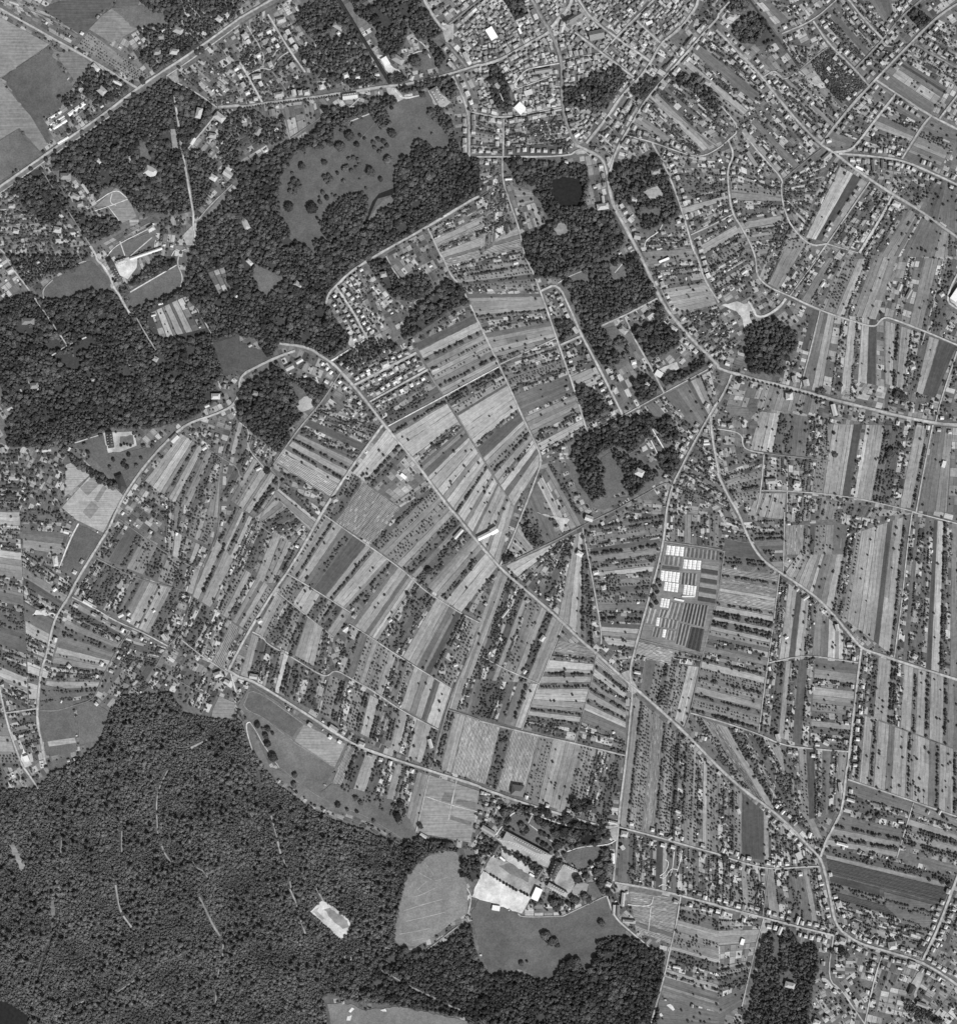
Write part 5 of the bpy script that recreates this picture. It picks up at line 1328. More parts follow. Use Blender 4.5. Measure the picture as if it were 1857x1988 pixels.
# rows along streets: noun | sides | spacing | gap from road axis | w0 w1 | d0 d1 | h0 h1 | keep | tone lo hi | line
ROWS = '''
town_house|2|12|10|9 14|9 13|7 10|.93|.16 .42|@20 400 -20 480 140 550 240
town_house|2|12|10|9 14|10 14|9 12|.96|.16 .40|@20 600 330 640 480 640 690
town_house|2|12|10|9 14|10 13|8 11|.9|.16 .42|@20 645 840 700 1020 750 1110
town_house|2|11|10|9 13|9 13|7 10|.93|.18 .45|@20 0 510 150 470 330 370 530 255
town_house|2|11|9|9 13|9 13|7 10|.94|.16 .42|@20 755 262 950 410 1190 590
town_house|2|11|9|8 12|9 12|7 9|.92|.18 .42|@20 660 476 780 440 930 414
town_house|2|11|9|9 13|9 12|7 10|.92|.18 .42|@20 870 145 1060 290 1320 470
town_house|2|11|9|9 13|9 12|7 9|.9|.16 .4|@20 1070 280 1200 150 1350 0
town_house|2|11|9|8 12|8 12|7 9|.85|.18 .4|@20 1230 165 1390 320
town_house|2|11|9|9 13|9 12|7 9|.92|.18 .45|@20 840 1095 1000 900 1100 740
town_house|2|12|9|9 13|8 12|6 9|.88|.16 .42|@20 1240 610 1350 450 1400 340 1560 220 1670 60
town_house|2|12|10|9 13|8 12|6 9|.82|.18 .45|@20 1770 215 1600 420 1400 640 1280 790 1180 960 1060 1160
town_house|1|11|12|9 14|9 13|7 10|.9|.2 .42|@20 590 255 640 80 740 30 850 130
town_house|2|13|24|7 13|6 10|4 7|.6|.14 .4|@20 400 -20 480 140 550 240
town_house|2|13|25|7 13|6 10|4 7|.7|.14 .4|@20 600 330 640 480 640 690
town_house|2|13|25|7 13|6 10|4 7|.7|.14 .4|@20 0 510 150 470 330 370 530 255
town_house|2|13|24|7 13|6 10|4 7|.7|.14 .42|@20 755 262 950 410 1190 590
town_house|2|13|24|7 13|6 10|4 7|.7|.14 .42|@20 870 145 1060 290 1320 470
town_house|2|13|24|7 13|6 10|4 7|.65|.14 .4|@20 840 1095 1000 900 1100 740
town_house|2|13|24|7 13|6 10|4 7|.6|.14 .4|@20 1070 280 1200 150 1350 0
town_house|2|14|40|6 12|5 9|4 6|.55|.14 .42|@20 0 510 150 470 330 370 530 255
town_house|2|14|40|6 12|5 9|4 6|.5|.14 .42|@20 755 262 950 410 1190 590
town_house|2|14|38|6 12|5 9|4 6|.5|.14 .42|@20 600 330 640 480 640 690
town_house|2|13|10|9 13|8 12|6 9|.85|.18 .45|@20 0 880 190 920 620 835
town_house|2|13|10|8 12|8 11|6 8|.7|.2 .45|@20 870 1180 960 1230 990 1340 1010 1480
house|2|16|11|8 11|7 10|5 8|.6|.2 .5|@20 -20 1215 690 1215
house|2|15|10|8 11|7 10|5 8|.6|.2 .5|@20 185 930 185 1205
town_house|2|12|10|9 13|9 12|6 9|.85|.18 .45|@10 1420 -20 1540 190
town_house|2|12|10|9 13|9 12|6 9|.88|.18 .45|@10 1640 190 1857 0
town_house|2|12|10|9 13|9 12|6 9|.88|.18 .45|@10 1600 330 1760 520
town_house|1|12|24|8 13|6 10|4 7|.7|.16 .45|@10 1600 330 1760 520
town_house|2|13|10|9 13|8 12|6 8|.7|.2 .45|@10 1690 640 1780 850 1780 1215
town_house|2|12|26|8 13|7 11|5 8|.75|.16 .42|@10 1640 190 1857 0
house|2|19|14|9 12|8 11|6 8|.6|.28 .6|@10 230 130 380 380 500 550
house|2|19|14|9 12|8 11|6 8|.6|.28 .6|@10 0 480 60 580 170 790
house|2|20|13|9 12|8 11|6 8|.55|.28 .6|@10 60 200 200 430
house|1|22|26|9 12|8 11|6 8|.6|.3 .6|@00 1857 175 1500 430 1390 520
house|1|22|15|9 12|8 11|6 8|.5|.3 .6|@10 1120 640 800 680
house|2|20|30|8 12|7 10|5 8|.5|.25 .55|@10 900 380 1100 620
house|1|24|15|9 12|8 11|6 8|.6|.25 .55|@00 1400 640 1560 740 1680 820
house|2|26|15|9 12|8 11|6 8|.45|.25 .55|@00 0 1930 60 1985 @01 40 0 100 100
house|2|14|11|7 9|7 9|5 7|.85|.28 .6|@11 760 260 880 430 980 625
house|2|15|26|6 8|6 8|4 6|.6|.25 .55|@11 760 260 880 430 980 625
house|1|15|11|7 9|7 9|5 7|.7|.28 .6|@11 680 350 690 290 760 220 860 120 1000 30
house|2|15|11|7 10|7 9|5 7|.8|.25 .6|@11 900 995 1360 758
house|2|15|11|7 10|7 9|5 7|.8|.25 .6|@11 1020 1125 1450 885
house|2|16|13|7 10|7 9|5 7|.7|.25 .6|@11 640 780 720 830 790 900 920 1050 1000 1150
house|1|17|12|7 10|6 9|5 7|.55|.28 .6|@11 770 930 640 1130
house|1|18|13|8 11|7 10|5 8|.55|.25 .55|@10 1780 1560 1600 1670 1400 1790 1200 1900
house|2|18|11|7 10|7 9|5 7|.45|.25 .55|@21 630 740 740 1040
house|2|16|12|8 11|7 10|5 8|.6|.25 .55|@21 620 220 700 400 790 600
house|2|17|12|8 11|7 10|5 8|.5|.25 .55|@21 860 730 970 950 1100 1220
house|2|16|13|8 11|7 10|5 8|.6|.22 .5|@21 1330 150 1420 370 1520 500 1650 650 1857 850
house|2|15|12|8 11|7 10|5 8|.6|.22 .5|@20 1040 1600 1120 1740 1250 1985
house|2|16|12|8 11|7 10|5 8|.6|.22 .5|@20 1430 1270 1520 1480 1600 1730 1660 1950 @21 1740 180
house|2|16|11|8 11|7 10|5 7|.55|.22 .5|@20 1140 1050 1340 1100 1580 1190
house|2|15|12|8 11|7 10|5 7|.6|.2 .48|@30 0 240 200 440 350 600 500 800 640 960 790 1110
house|2|15|12|8 11|7 10|5 7|.62|.2 .45|@30 810 1110 1000 860 1230 610 1500 330 1700 130
house|2|15|11|8 10|7 10|5 7|.6|.2 .45|@30 750 170 870 350 1060 530
house|2|15|11|8 10|7 10|5 7|.6|.18 .42|@30 1010 0 1180 200 1270 290
house|2|15|11|8 10|7 10|5 7|.6|.18 .42|@30 1080 520 1280 310 1420 130 1560 10
house|2|16|11|8 10|7 10|5 7|.6|.18 .42|@30 1540 345 1857 530
house|2|15|11|8 10|7 10|5 7|.55|.2 .45|@30 1370 740 1260 880 1080 1120
house|1|16|11|8 10|7 10|5 7|.5|.2 .45|@30 1240 630 1380 720 1640 890
house|2|15|11|8 10|7 10|5 7|.6|.22 .5|@30 960 1190 1200 1210 1430 1240 1640 1330 1857 1430
house|2|16|11|8 10|7 10|5 7|.5|.2 .45|@30 510 1400 640 1280 800 1160
house|2|16|11|8 10|7 10|5 7|.5|.22 .48|@30 1350 1530 1200 1800 1100 1960
house|1|16|11|8 10|7 10|5 7|.5|.22 .48|@30 1180 1420 850 1880
house|2|17|11|8 10|7 10|5 7|.5|.22 .48|@30 510 270 740 160 900 20
house|2|17|11|8 10|7 10|5 7|.45|.22 .48|@30 130 1200 80 1300 80 1420 110 1650 200 1780
house|2|17|11|8 10|7 10|5 7|.4|.22 .48|@30 200 1030 360 1230 500 1380
house|2|17|11|8 10|7 10|5 7|.4|.2 .45|@30 520 620 700 850
house|2|22|13|8 11|7 10|5 7|.4|.25 .5|@31 20 870 300 960 640 1040
house|2|22|13|8 11|7 10|5 7|.4|.25 .5|@31 1300 1215 1700 1300 1857 1310
house|2|20|11|8 11|7 10|5 7|.4|.25 .5|@31 0 1340 190 1370 195 1480
house|1|17|12|8 11|7 10|5 7|.5|.25 .55|@21 1857 1110 1700 1380 1580 1610
house|2|20|12|8 11|7 10|5 7|.45|.25 .55|@21 1790 1240 1810 1450 1857 1680
house|2|30|12|8 11|7 10|5 7|.35|.3 .6|@22 280 540 540 760
house|2|26|11|8 11|7 10|5 7|.4|.28 .6|@02 700 360 580 560 440 800
house|2|30|11|8 11|7 10|5 7|.4|.28 .6|@02 400 920 320 1230
house|2|24|11|8 11|7 9|5 7|.45|.28 .6|@02 570 665 900 850 1300 1040
house|2|34|10|7 10|7 9|5 7|.4|.28 .6|@02 990 940 860 1150 760 1370
house|1|26|11|8 11|7 10|5 7|.4|.28 .6|@12 100 1310 520 1570 860 1790 1400 1985
house|2|26|11|8 11|7 10|5 7|.4|.28 .6|@23 300 260 700 380 990 470
house|2|24|11|8 11|7 10|5 7|.4|.28 .6|@23 1120 470 1600 600 1857 670
house|2|15|12|8 11|7 10|5 7|.6|.28 .6|@23 1620 1010 1857 1070 @33 350 1160 650 1240 880 1295
house|2|16|11|8 11|7 10|5 7|.5|.28 .6|@33 0 670 200 740 420 790 640 770
house|2|17|12|8 11|7 10|5 7|.5|.28 .6|@33 400 310 560 450 700 600
house|2|17|12|8 11|7 10|5 7|.5|.25 .55|@33 830 800 860 930 900 1150
house|2|15|12|8 11|7 10|5 7|.65|.25 .55|@33 1000 1300 1120 1370 1300 1420 1540 1490 1680 1560 1857 1680
house|2|15|12|8 11|7 10|5 7|.65|.25 .55|@33 1600 1460 1700 1270 1857 900
house|2|16|10|8 10|7 9|5 7|.5|.25 .55|@33 890 1320 850 1640 960 1720 1060 1870
house|2|16|10|8 10|7 9|5 7|.45|.25 .55|@33 1270 1450 1220 1620 1140 1960
house|2|20|11|8 10|7 9|5 7|.5|.28 .6|@32 1100 1100 1085 1300 1050 1600 1010 1985
house|2|26|11|8 10|7 9|5 7|.4|.28 .6|@33 1000 30 970 320 910 440
house|2|30|10|8 10|7 9|5 7|.35|.28 .55|@32 500 1820 1010 1860
house|2|26|11|8 10|7 9|5 7|.35|.28 .55|@22 1440 60 1430 220
'''
def terrace(p, w0, w1):
    out = []; d = random.uniform(2, 5)/M; acc = 0
    for a, b in zip(p, p[1:]):
        L = math.hypot(b[0]-a[0], b[1]-a[1])
        while True:
            w = random.uniform(w0, w1)/M
            if d+w-acc > L: break
            m_ = d+w/2-acc; out.append((a[0]+(b[0]-a[0])*m_/L, a[1]+(b[1]-a[1])*m_/L, math.atan2(b[1]-a[1], b[0]-a[0]), w*M*.985)); d += w
        acc += L; d = max(d, acc)
    return out
def walk(p, st):
    out = []; carry = st*.6
    for a, b in zip(p, p[1:]):
        L = math.hypot(b[0]-a[0], b[1]-a[1]); d = carry
        while d < L:
            out.append((a[0]+(b[0]-a[0])*d/L, a[1]+(b[1]-a[1])*d/L, math.atan2(b[1]-a[1], b[0]-a[0]))); d += st*random.uniform(.88, 1.15)
        carry = d-L
    return out
for ln in ROWS.strip().splitlines():
    noun, sd, sp, gap, ww, dd, hh, keep, tt, s = ln.split('|'); p = P(s); keep = min(1, float(keep)*1.25)
    ww, dd, hh, tt = [tuple(map(float, x.split())) for x in (ww, dd, hh, tt)]
    for side in ((1, -1) if sd == '2' else (1,)):
        tt_ = noun == 'town_house' and float(gap) < 15
        for stp in (terrace(p, *ww) if tt_ else walk(p, float(sp)/M)):
            u, v, a = stp[:3]
            if random.random() > float(keep): continue
            w, d = random.uniform(*ww), random.uniform(*dd)
            if tt_: w = stp[3]
            g_ = (float(gap)+(random.uniform(-.6, .8) if noun == 'town_house' else random.uniform(-1, 5)))/M
            uu, vv = u-math.sin(a)*g_*side, v+math.cos(a)*g_*side; t = random.uniform(*tt)*1.3
            if random.random() < .05: t = random.uniform(.6, .8)
            aa = a+random.gauss(0, .01 if tt_ else .03)
            if noun != 'town_house' and random.random() < .35: w, d = d, w
            add(uu, vv, w, d, random.uniform(*hh), aa, t, random.choice(('gable', 'gable', 'hip')), noun)
# back yards of the town blocks
TOWN = '@20 0 0 1700 0 1640 100 1560 220 1400 350 1350 460 1240 620 1100 760 1000 900 830 1100 740 1110 640 830 260 900 0 860'
tp = P(TOWN); tm = np.zeros((MH, MW), bool); fillpoly(tm, tp, True); fillpoly(tm, P('@10 1440 0 1857 0 1857 480 1660 560 1560 260'), True)
SEG = [((a[0]+b[0])/2, (a[1]+b[1])/2, math.atan2(b[1]-a[1], b[0]-a[0])) for nm, w, t, p in roads if nm == 'street' for a, b in zip(p, p[1:]) if p[0][0] > 850 and p[0][1] < 320]
for _ in range(12000):
    u, v = random.uniform(895, 1360), random.uniform(-10, 300)
    if not at(tm, u, v) or at(wood_soft, u, v): continue
    best = min(((math.hypot(u-q[0], v-q[1]), q[2]) for q in SEG), default=(9, 0))
    if best[0] > 75: continue
    w, d = random.uniform(5, 12), random.uniform(4.5, 8)
    if len(HOUSES) < 2600: add(u, v, w, d, random.uniform(3, 6.5), best[1]+random.choice((0, math.pi/2))+random.gauss(0, .05), random.uniform(.16, .55), random.choice(('gable', 'gable', 'flat')), 'town_house')
for u, v, a, big_ in SHEDS:
    if random.random() < big_: add(u, v, random.uniform(6, 9.5), random.uniform(5.5, 8), random.uniform(3.5, 6.5), a+random.choice((0, math.pi/2))+random.gauss(0, .05), random.uniform(.25, .65), random.choice(('gable', 'gable', 'hip')), 'house'); continue
    add(u, v, random.uniform(3, 6.5), random.uniform(2.6, 4.2), random.uniform(2.2, 3.2), a+random.choice((0, math.pi/2))+random.gauss(0, .08), random.choice((.2, .3, .4, .55, .7, .8)), random.choice(('gable', 'flat', 'gable')), 'shed')
# ---- meshes shared by all buildings (unit size, scaled per part)
def unit(name, vs, fs, m='obj'): return mesh(name, vs, fs, MT[m])
BOXF = [(0, 1, 5, 4), (1, 2, 6, 5), (2, 3, 7, 6), (3, 0, 4, 7), (4, 5, 6, 7)]
U_WALL = unit('wall', [(-.5, -.5, 0), (.5, -.5, 0), (.5, .5, 0), (-.5, .5, 0), (-.5, -.5, 1), (.5, -.5, 1), (.5, .5, 1), (-.5, .5, 1)], BOXF)
U_CHIM = unit('chimney', [(-.5, -.5, 0), (.5, -.5, 0), (.5, .5, 0), (-.5, .5, 0), (-.4, -.4, 1), (.4, -.4, 1), (.4, .4, 1), (-.4, .4, 1)], BOXF)
def roofmesh(i): return [(-.5, -.5, -.06), (.5, -.5, -.06), (.5, .5, -.06), (-.5, .5, -.06), (-.5, -.5, 0), (.5, -.5, 0), (.5, .5, 0), (-.5, .5, 0), (-.5+i, 0, 1), (.5-i, 0, 1)]
ROOFF = [(0, 1, 5, 4), (1, 2, 6, 5), (2, 3, 7, 6), (3, 0, 4, 7), (4, 5, 9, 8), (6, 7, 8, 9), (5, 6, 9), (7, 4, 8), (3, 2, 1, 0)]
U_ROOF = dict(gable=unit('roof', roofmesh(0), ROOFF), hip=unit('roof', roofmesh(.3), ROOFF))
U_FLAT = unit('roof', [(-.5, -.5, -.06), (.5, -.5, -.06), (.5, .5, -.06), (-.5, .5, -.06), (-.5, -.5, 1), (.5, -.5, 1), (.5, .5, 1), (-.5, .5, 1)], BOXF + [(3, 2, 1, 0)])
def part(name, me, parent, loc, sc, tone, rz=0):
    o = bpy.data.objects.new(name, me); COL.objects.link(o); o.parent = parent; o.location = loc; o.scale = sc; o.rotation_euler = (0, 0, rz); o.color = (tone, tone, tone, 1); return o
def raise_house(it):
    x, y = wx(it['uv']); w, d, h = it['w'], it['d'], it['h']; rot = -it['ang']
    if d > w: w, d = d, w; rot += math.pi/2
    root = bpy.data.objects.new(it['noun'], None); COL.objects.link(root); root.location = (x, y, 0); root.rotation_euler = (0, 0, rot)
    part('wall', U_WALL, root, (0, 0, 0), (w*.95, d*.93, h), min(it['tone']*.8+.15, .6))
    rh = d*.4
    if it['roof'] == 'flat': rf = part('roof', U_FLAT, root, (0, 0, h+.05), (w, d, .5), it['tone'])
    else:
        rf = part('roof', U_ROOF[it['roof']], root, (0, 0, h+.02), (w, d, rh), it['tone'])
        if it['noun'] not in ('shed', 'barn', 'outbuilding'):
            for k in ((.3,) if w < 14 else (.28, -.28)): part('chimney', U_CHIM, rf, (k, .08, .5), (.9/w, .7/d, (rh*.5+1.2)/rh), .2)
        if it['noun'] in ('school', 'hotel', 'row_house', 'mansion', 'castle_wing') and w > 25:
            n = int(w/7)
            for side in (1, -1):
                for i in range(n):
                    part('dormer', U_ROOF['gable'], rf, ((i+.5)/n*.8-.4, side*.3, .42), (2.8/d, 2.0/w, 1.1/rh), .8 if it['tone'] > .2 else .45, math.pi/2)
    if it['noun'] in ('villa', 'mansion', 'hotel', 'castle_wing', 'school', 'town_hall'):
        for side in (1, -1):
            n = max(2, int(w/5))
            for fl in range(max(1, int(h/3.4))):
                for i in range(n): part('window', U_WALL, root, ((i+.5)/n*w*.9-w*.45, side*d*.468, 1+fl*3.2), (1.1, .12, 1.7), .03)
        part('door', U_WALL, root, (w*.02, -d*.469, 0.02), (1.3, .16, 2.3), .08)
    return root
by = defaultdict(list)
placed(HOUSES)
for it in HOUSES: by[it['noun']].append(it)
CATN = dict(town_house='house', house='house', shed='shed', villa='villa', outbuilding='outbuilding', lodge='lodge', barn='barn', school='school', castle_wing='castle', row_house='row house', town_hall='hall')
GRP = dict(town_house='houses packed along the town streets', house='detached houses along the lanes', shed='sheds in the garden plots', villa='villas in their own grounds', barn='barns and farm halls', outbuilding='outbuildings')
rest = []
for noun, L in by.items():
    L.sort(key=lambda t: -t['w']*t['d'])
    for i, it in enumerate(L):
        if i >= 295: rest.append(it); continue
        lab = it['label'] or {'town_house': word(it['tone'])+'-roofed town house ', 'house': word(it['tone'])+'-roofed house ', 'shed': word(it['tone'])+' garden shed '}[noun] + it['where']
        r = raise_house(it); tag(r, lab, CATN.get(noun, noun.replace('_', ' ')), GRP.get(noun))
vs, fs, tn = [], [], []
for it in rest:
    x, y = wx(it['uv']); w, d, h = it['w'], it['d'], it['h']; rot = -it['ang']
    if d > w: w, d = d, w; rot += math.pi/2
    c, s_ = math.cos(rot), math.sin(rot); rh = .3 if it['roof'] == 'flat' else d*.4; ins = {'gable': 0, 'hip': .3, 'flat': 0}[it['roof']]
    b = len(vs)
    L = [(-.475, -.475, 0), (.475, -.475, 0), (.475, .475, 0), (-.475, .475, 0), (-.475, -.475, h), (.475, -.475, h), (.475, .475, h), (-.475, .475, h)]
    L += [(-.5, -.5, h), (.5, -.5, h), (.5, .5, h), (-.5, .5, h), (-.5+ins, 0, h+rh), (.5-ins, 0, h+rh)]
    for a_, b_, z_ in L: vs.append((x+c*a_*w-s_*b_*d, y+s_*a_*w+c*b_*d, z_))
    F = BOXF[:4] + [(8, 9, 13, 12), (10, 11, 12, 13), (9, 10, 13), (11, 8, 12)]
    for f in F: fs.append(tuple(i+b for i in f))
    tn += [.3]*4 + [it['tone']]*4
if fs:
    o = obj('small_houses', mesh('small_houses', vs, fs, MT['built'], tn, [(p[0], p[1]) for p in vs])); tag(o, 'mass of small roofs crowding the town yards and lanes', 'houses', kind='stuff')
# ---- the church: nave, tower, spire, apse
def church():
    (xa, ya), (xb, yb) = P('@20 680 180 795 112'); x, y = wx(((xa+xb)/2, (ya+yb)/2)); ang = -math.atan2(yb-ya, xb-xa)
    r = bpy.data.objects.new('church', None); COL.objects.link(r); r.location = (x, y, 0); r.rotation_euler = (0, 0, ang); fillpoly(m_built, [(xa-8, ya-8), (xb+8, yb-8), (xb+8, yb+8), (xa-8, ya+8)], True)
    part('nave', U_WALL, r, (0, 0, 0), (36, 12, 13), .35); part('roof', U_ROOF['gable'], r, (0, 0, 13.02), (37, 13, 6), .24)
    part('aisle', U_WALL, r, (0, 0, 0), (30, 21, 6.5), .34); part('aisle_roof', U_FLAT, r, (0, 0, 6.55), (30.6, 21.6, .6), .27)
    t = part('tower', U_WALL, r, (-20, 0, 0), (9, 9, 22), .4); part('spire', U_ROOF['hip'], r, (-20, 0, 22.02), (9.6, 9.6, 9), .15)
    part('transept', U_WALL, r, (7, 0, 0), (9, 24, 11), .36); part('transept_roof', U_ROOF['gable'], r, (7, 0, 11.02), (25, 9.8, 4.5), .25, math.pi/2)
    for i in range(6):
        for sd in (1, -1): part('window', U_WALL, r, (-13+i*5.2, sd*10.5, 2), (1.4, .16, 3.2), .03)
    tag(r, 'church with nave, transept and tower in the triangular square', 'church')
church()
# ---- glasshouses of the nursery and market garden: ridge, glass panes, end walls
def glasshouse(p0, p1, wid, label, grp):
    (xa, ya), (xb, yb) = p0, p1; L = math.hypot(xb-xa, yb-ya)*M; x, y = wx(((xa+xb)/2, (ya+yb)/2)); ang = -math.atan2(yb-ya, xb-xa)
    r = bpy.data.objects.new('glasshouse', None); COL.objects.link(r); r.location = (x, y, 1.3); r.rotation_euler = (0, 0, ang)
    b = part('base_wall', U_WALL, r, (0, 0, 0), (L, wid, .8), .5); n = max(3, int(L/4.5)); hh = wid*.18
    for i in range(n):
        u0, u1 = -L/2+L*(i+.04)/n, -L/2+L*(i+.96)/n
        key = (round(u1-u0, 1), round(wid, 1))
        for sd in (1, -1):
            kk = key+(sd,)
            if kk not in PANES:
                h_ = (u1-u0)/2
                f = [(-h_, sd*wid/2, .8), (h_, sd*wid/2, .8), (h_, sd*.08, .8+hh), (-h_, sd*.08, .8+hh)]
                PANES[kk] = mesh('glass_pane', f, [(0, 1, 2, 3) if sd < 0 else (3, 2, 1, 0)], MT['glass'])
            o = bpy.data.objects.new('glass_pane', PANES[kk]); COL.objects.link(o); o.parent = r; o.location = ((u0+u1)/2, 0, 0)
    part('ridge', U_WALL, r, (0, 0, .8+hh-.05), (L, .2, .12), .5)
    tag(r, label, 'glasshouse', grp)
PANES = {}
GH = '''the top block|4|@22 1452 258 1590 272 1440 330 1582 345
the second block, right of centre|4|@22 1584 366 1722 378 1574 438 1714 450
the large western block|5|@22 1408 452 1556 470 1398 532 1545 550
the western block under the large one|4|@22 1436 540 1548 556 1424 608 1538 624
the eastern middle block|4|@22 1586 562 1684 576 1576 640 1674 654
the lower block beside the road|3|@22 1410 666 1478 676 1396 736 1466 746
the small lower block|1|@22 1374 816 1402 820 1364 882 1392 886
the lowest block|1|@22 1424 908 1452 912 1412 970 1440 974'''
for ln in GH.splitlines():
    nm, n, s = ln.split('|'); a, b, c, d = P(s); n = int(n)
    for i in range(n):
        f = (i+.5)/n; p0 = (a[0]+(b[0]-a[0])*f, a[1]+(b[1]-a[1])*f); p1 = (c[0]+(d[0]-c[0])*f, c[1]+(d[1]-c[1])*f)
        wid = math.hypot(b[0]-a[0], b[1]-a[1])*M/n*.86
        glasshouse(p0, p1, wid, 'white glasshouse, ' + (ORD[i]+' from left ' if n > 1 else 'alone ') + 'in the nursery\'s ' + nm.replace('the ', ''), 'nursery glasshouses')
for i, (s, w) in enumerate([('@00 362 932 478 862', 5), ('@00 412 1000 520 932', 6), ('@00 532 890 660 796', 9), ('@00 448 1112 532 1062', 5), ('@00 390 968 500 898', 4)]):
    a, b = P(s); glasshouse(a, b, w, ['narrow upper left', 'lower left', 'broad right', 'lowest roadside', 'middle left'][i] + ' glasshouse of the market garden by the avenue', 'market garden glasshouses')
# nursery beds between the glasshouses
root = bpy.data.objects.new('nursery_beds', None); COL.objects.link(root); root['kind'] = 'structure'
for gi_, (s, n, lo, hi) in enumerate([('@22 1600 275 1857 305 1590 345 1850 375', 16, .12, .3), ('@22 1430 340 1575 352 1420 405 1565 420', 8, .14, .3), ('@22 1562 470 1690 480 1552 560 1680 570', 9, .08, .3), ('@22 1485 700 1580 712 1450 820 1545 838', 6, .14, .36), ('@22 1585 705 1780 728 1550 845 1748 895', 15, .06, .3),
                     ('@22 1402 755 1475 765 1385 815 1450 820', 5, .13, .36), ('@22 1408 822 1545 845 1395 890 1530 908', 9, .13, .36), ('@22 1350 890 1415 905 1330 965 1395 975', 5, .12, .32), ('@22 1458 915 1525 925 1440 985 1512 1000', 5, .14, .36), ('@22 1545 862 1640 882 1512 1020 1600 1042', 7, .08, .3), ('@22 1640 890 1745 910 1598 1050 1710 1085', 7, .05, .085), ('@22 1728 400 1692 690 1852 420 1828 712', 8, .09, .3), ('@22 1410 415 1560 432 1408 440 1556 452', 1, .1, .12), ('@22 1320 745 1375 755 1290 860 1340 870', 3, .2, .4)]):
    a, b, c, d = P(s)
    for i in range(n):
        q = [(a[0]+(b[0]-a[0])*f, a[1]+(b[1]-a[1])*f) for f in ((i+.06)/n, (i+.94)/n)] + [(c[0]+(d[0]-c[0])*f, c[1]+(d[1]-c[1])*f) for f in ((i+.94)/n, (i+.06)/n)]
        w = [wx(p) for p in q]; o = obj('plant_bed', mesh('plant_bed', [(x, y, Z[0]+.06+gi_*.006) for x, y in w], [(3, 2, 1, 0)], MT['land'], [(lo if i % 2 else hi)*random.uniform(.85, 1.15)], [(0, 0), (0, 8), (60, 8), (60, 0)]), root)
# ---------------------------------------------------------------- trees
darts(1, 150000, 2.6, 7.6, 1.7, .66, big)
def fine(u, v, r): tree(u, v, r, r*1.25+random.uniform(2.0, 4.4)+lowf(u*2, v*2)*.5, 'c')
darts(2, 170000, 1.7, 5.2, 2.0, .6, fine)
def standard(u, v): r = random.uniform(2.8, 5.4); tree(u, v, r, random.uniform(12, 21), 's')
pts_ = []; cell = {}
for _ in range(9000):
    u, v = random.uniform(-50, 1300), random.uniform(1340, 2040)
    if at(m_wood, u, v) != 2 or random.random() > .42+.28*lowf(u*1.3+90, v*1.3): continue
    c_ = (int(u//9), int(v//9))
    if any((u-a)**2+(v-b)**2 < 62 for i in (-1, 0, 1) for j in (-1, 0, 1) for a, b in cell.get((c_[0]+i, c_[1]+j), ())): continue
    cell.setdefault(c_, []).append((u, v)); standard(u, v)
darts(7, 22000, 2.6, 7.4, 1.5, .76, big)
darts(5, 22000, 2.4, 6.4, 1.4, .82, big)
scatter(3, 10.5, .48, lambda u, v: tree(u, v, random.uniform(1.6, 4.2), random.uniform(4, 9), 'g'), .75)
scatter(6, 3.6, .3, lambda u, v: tree(u, v, random.uniform(1.4, 2.2), random.uniform(3, 4.5), 'o'), .92)
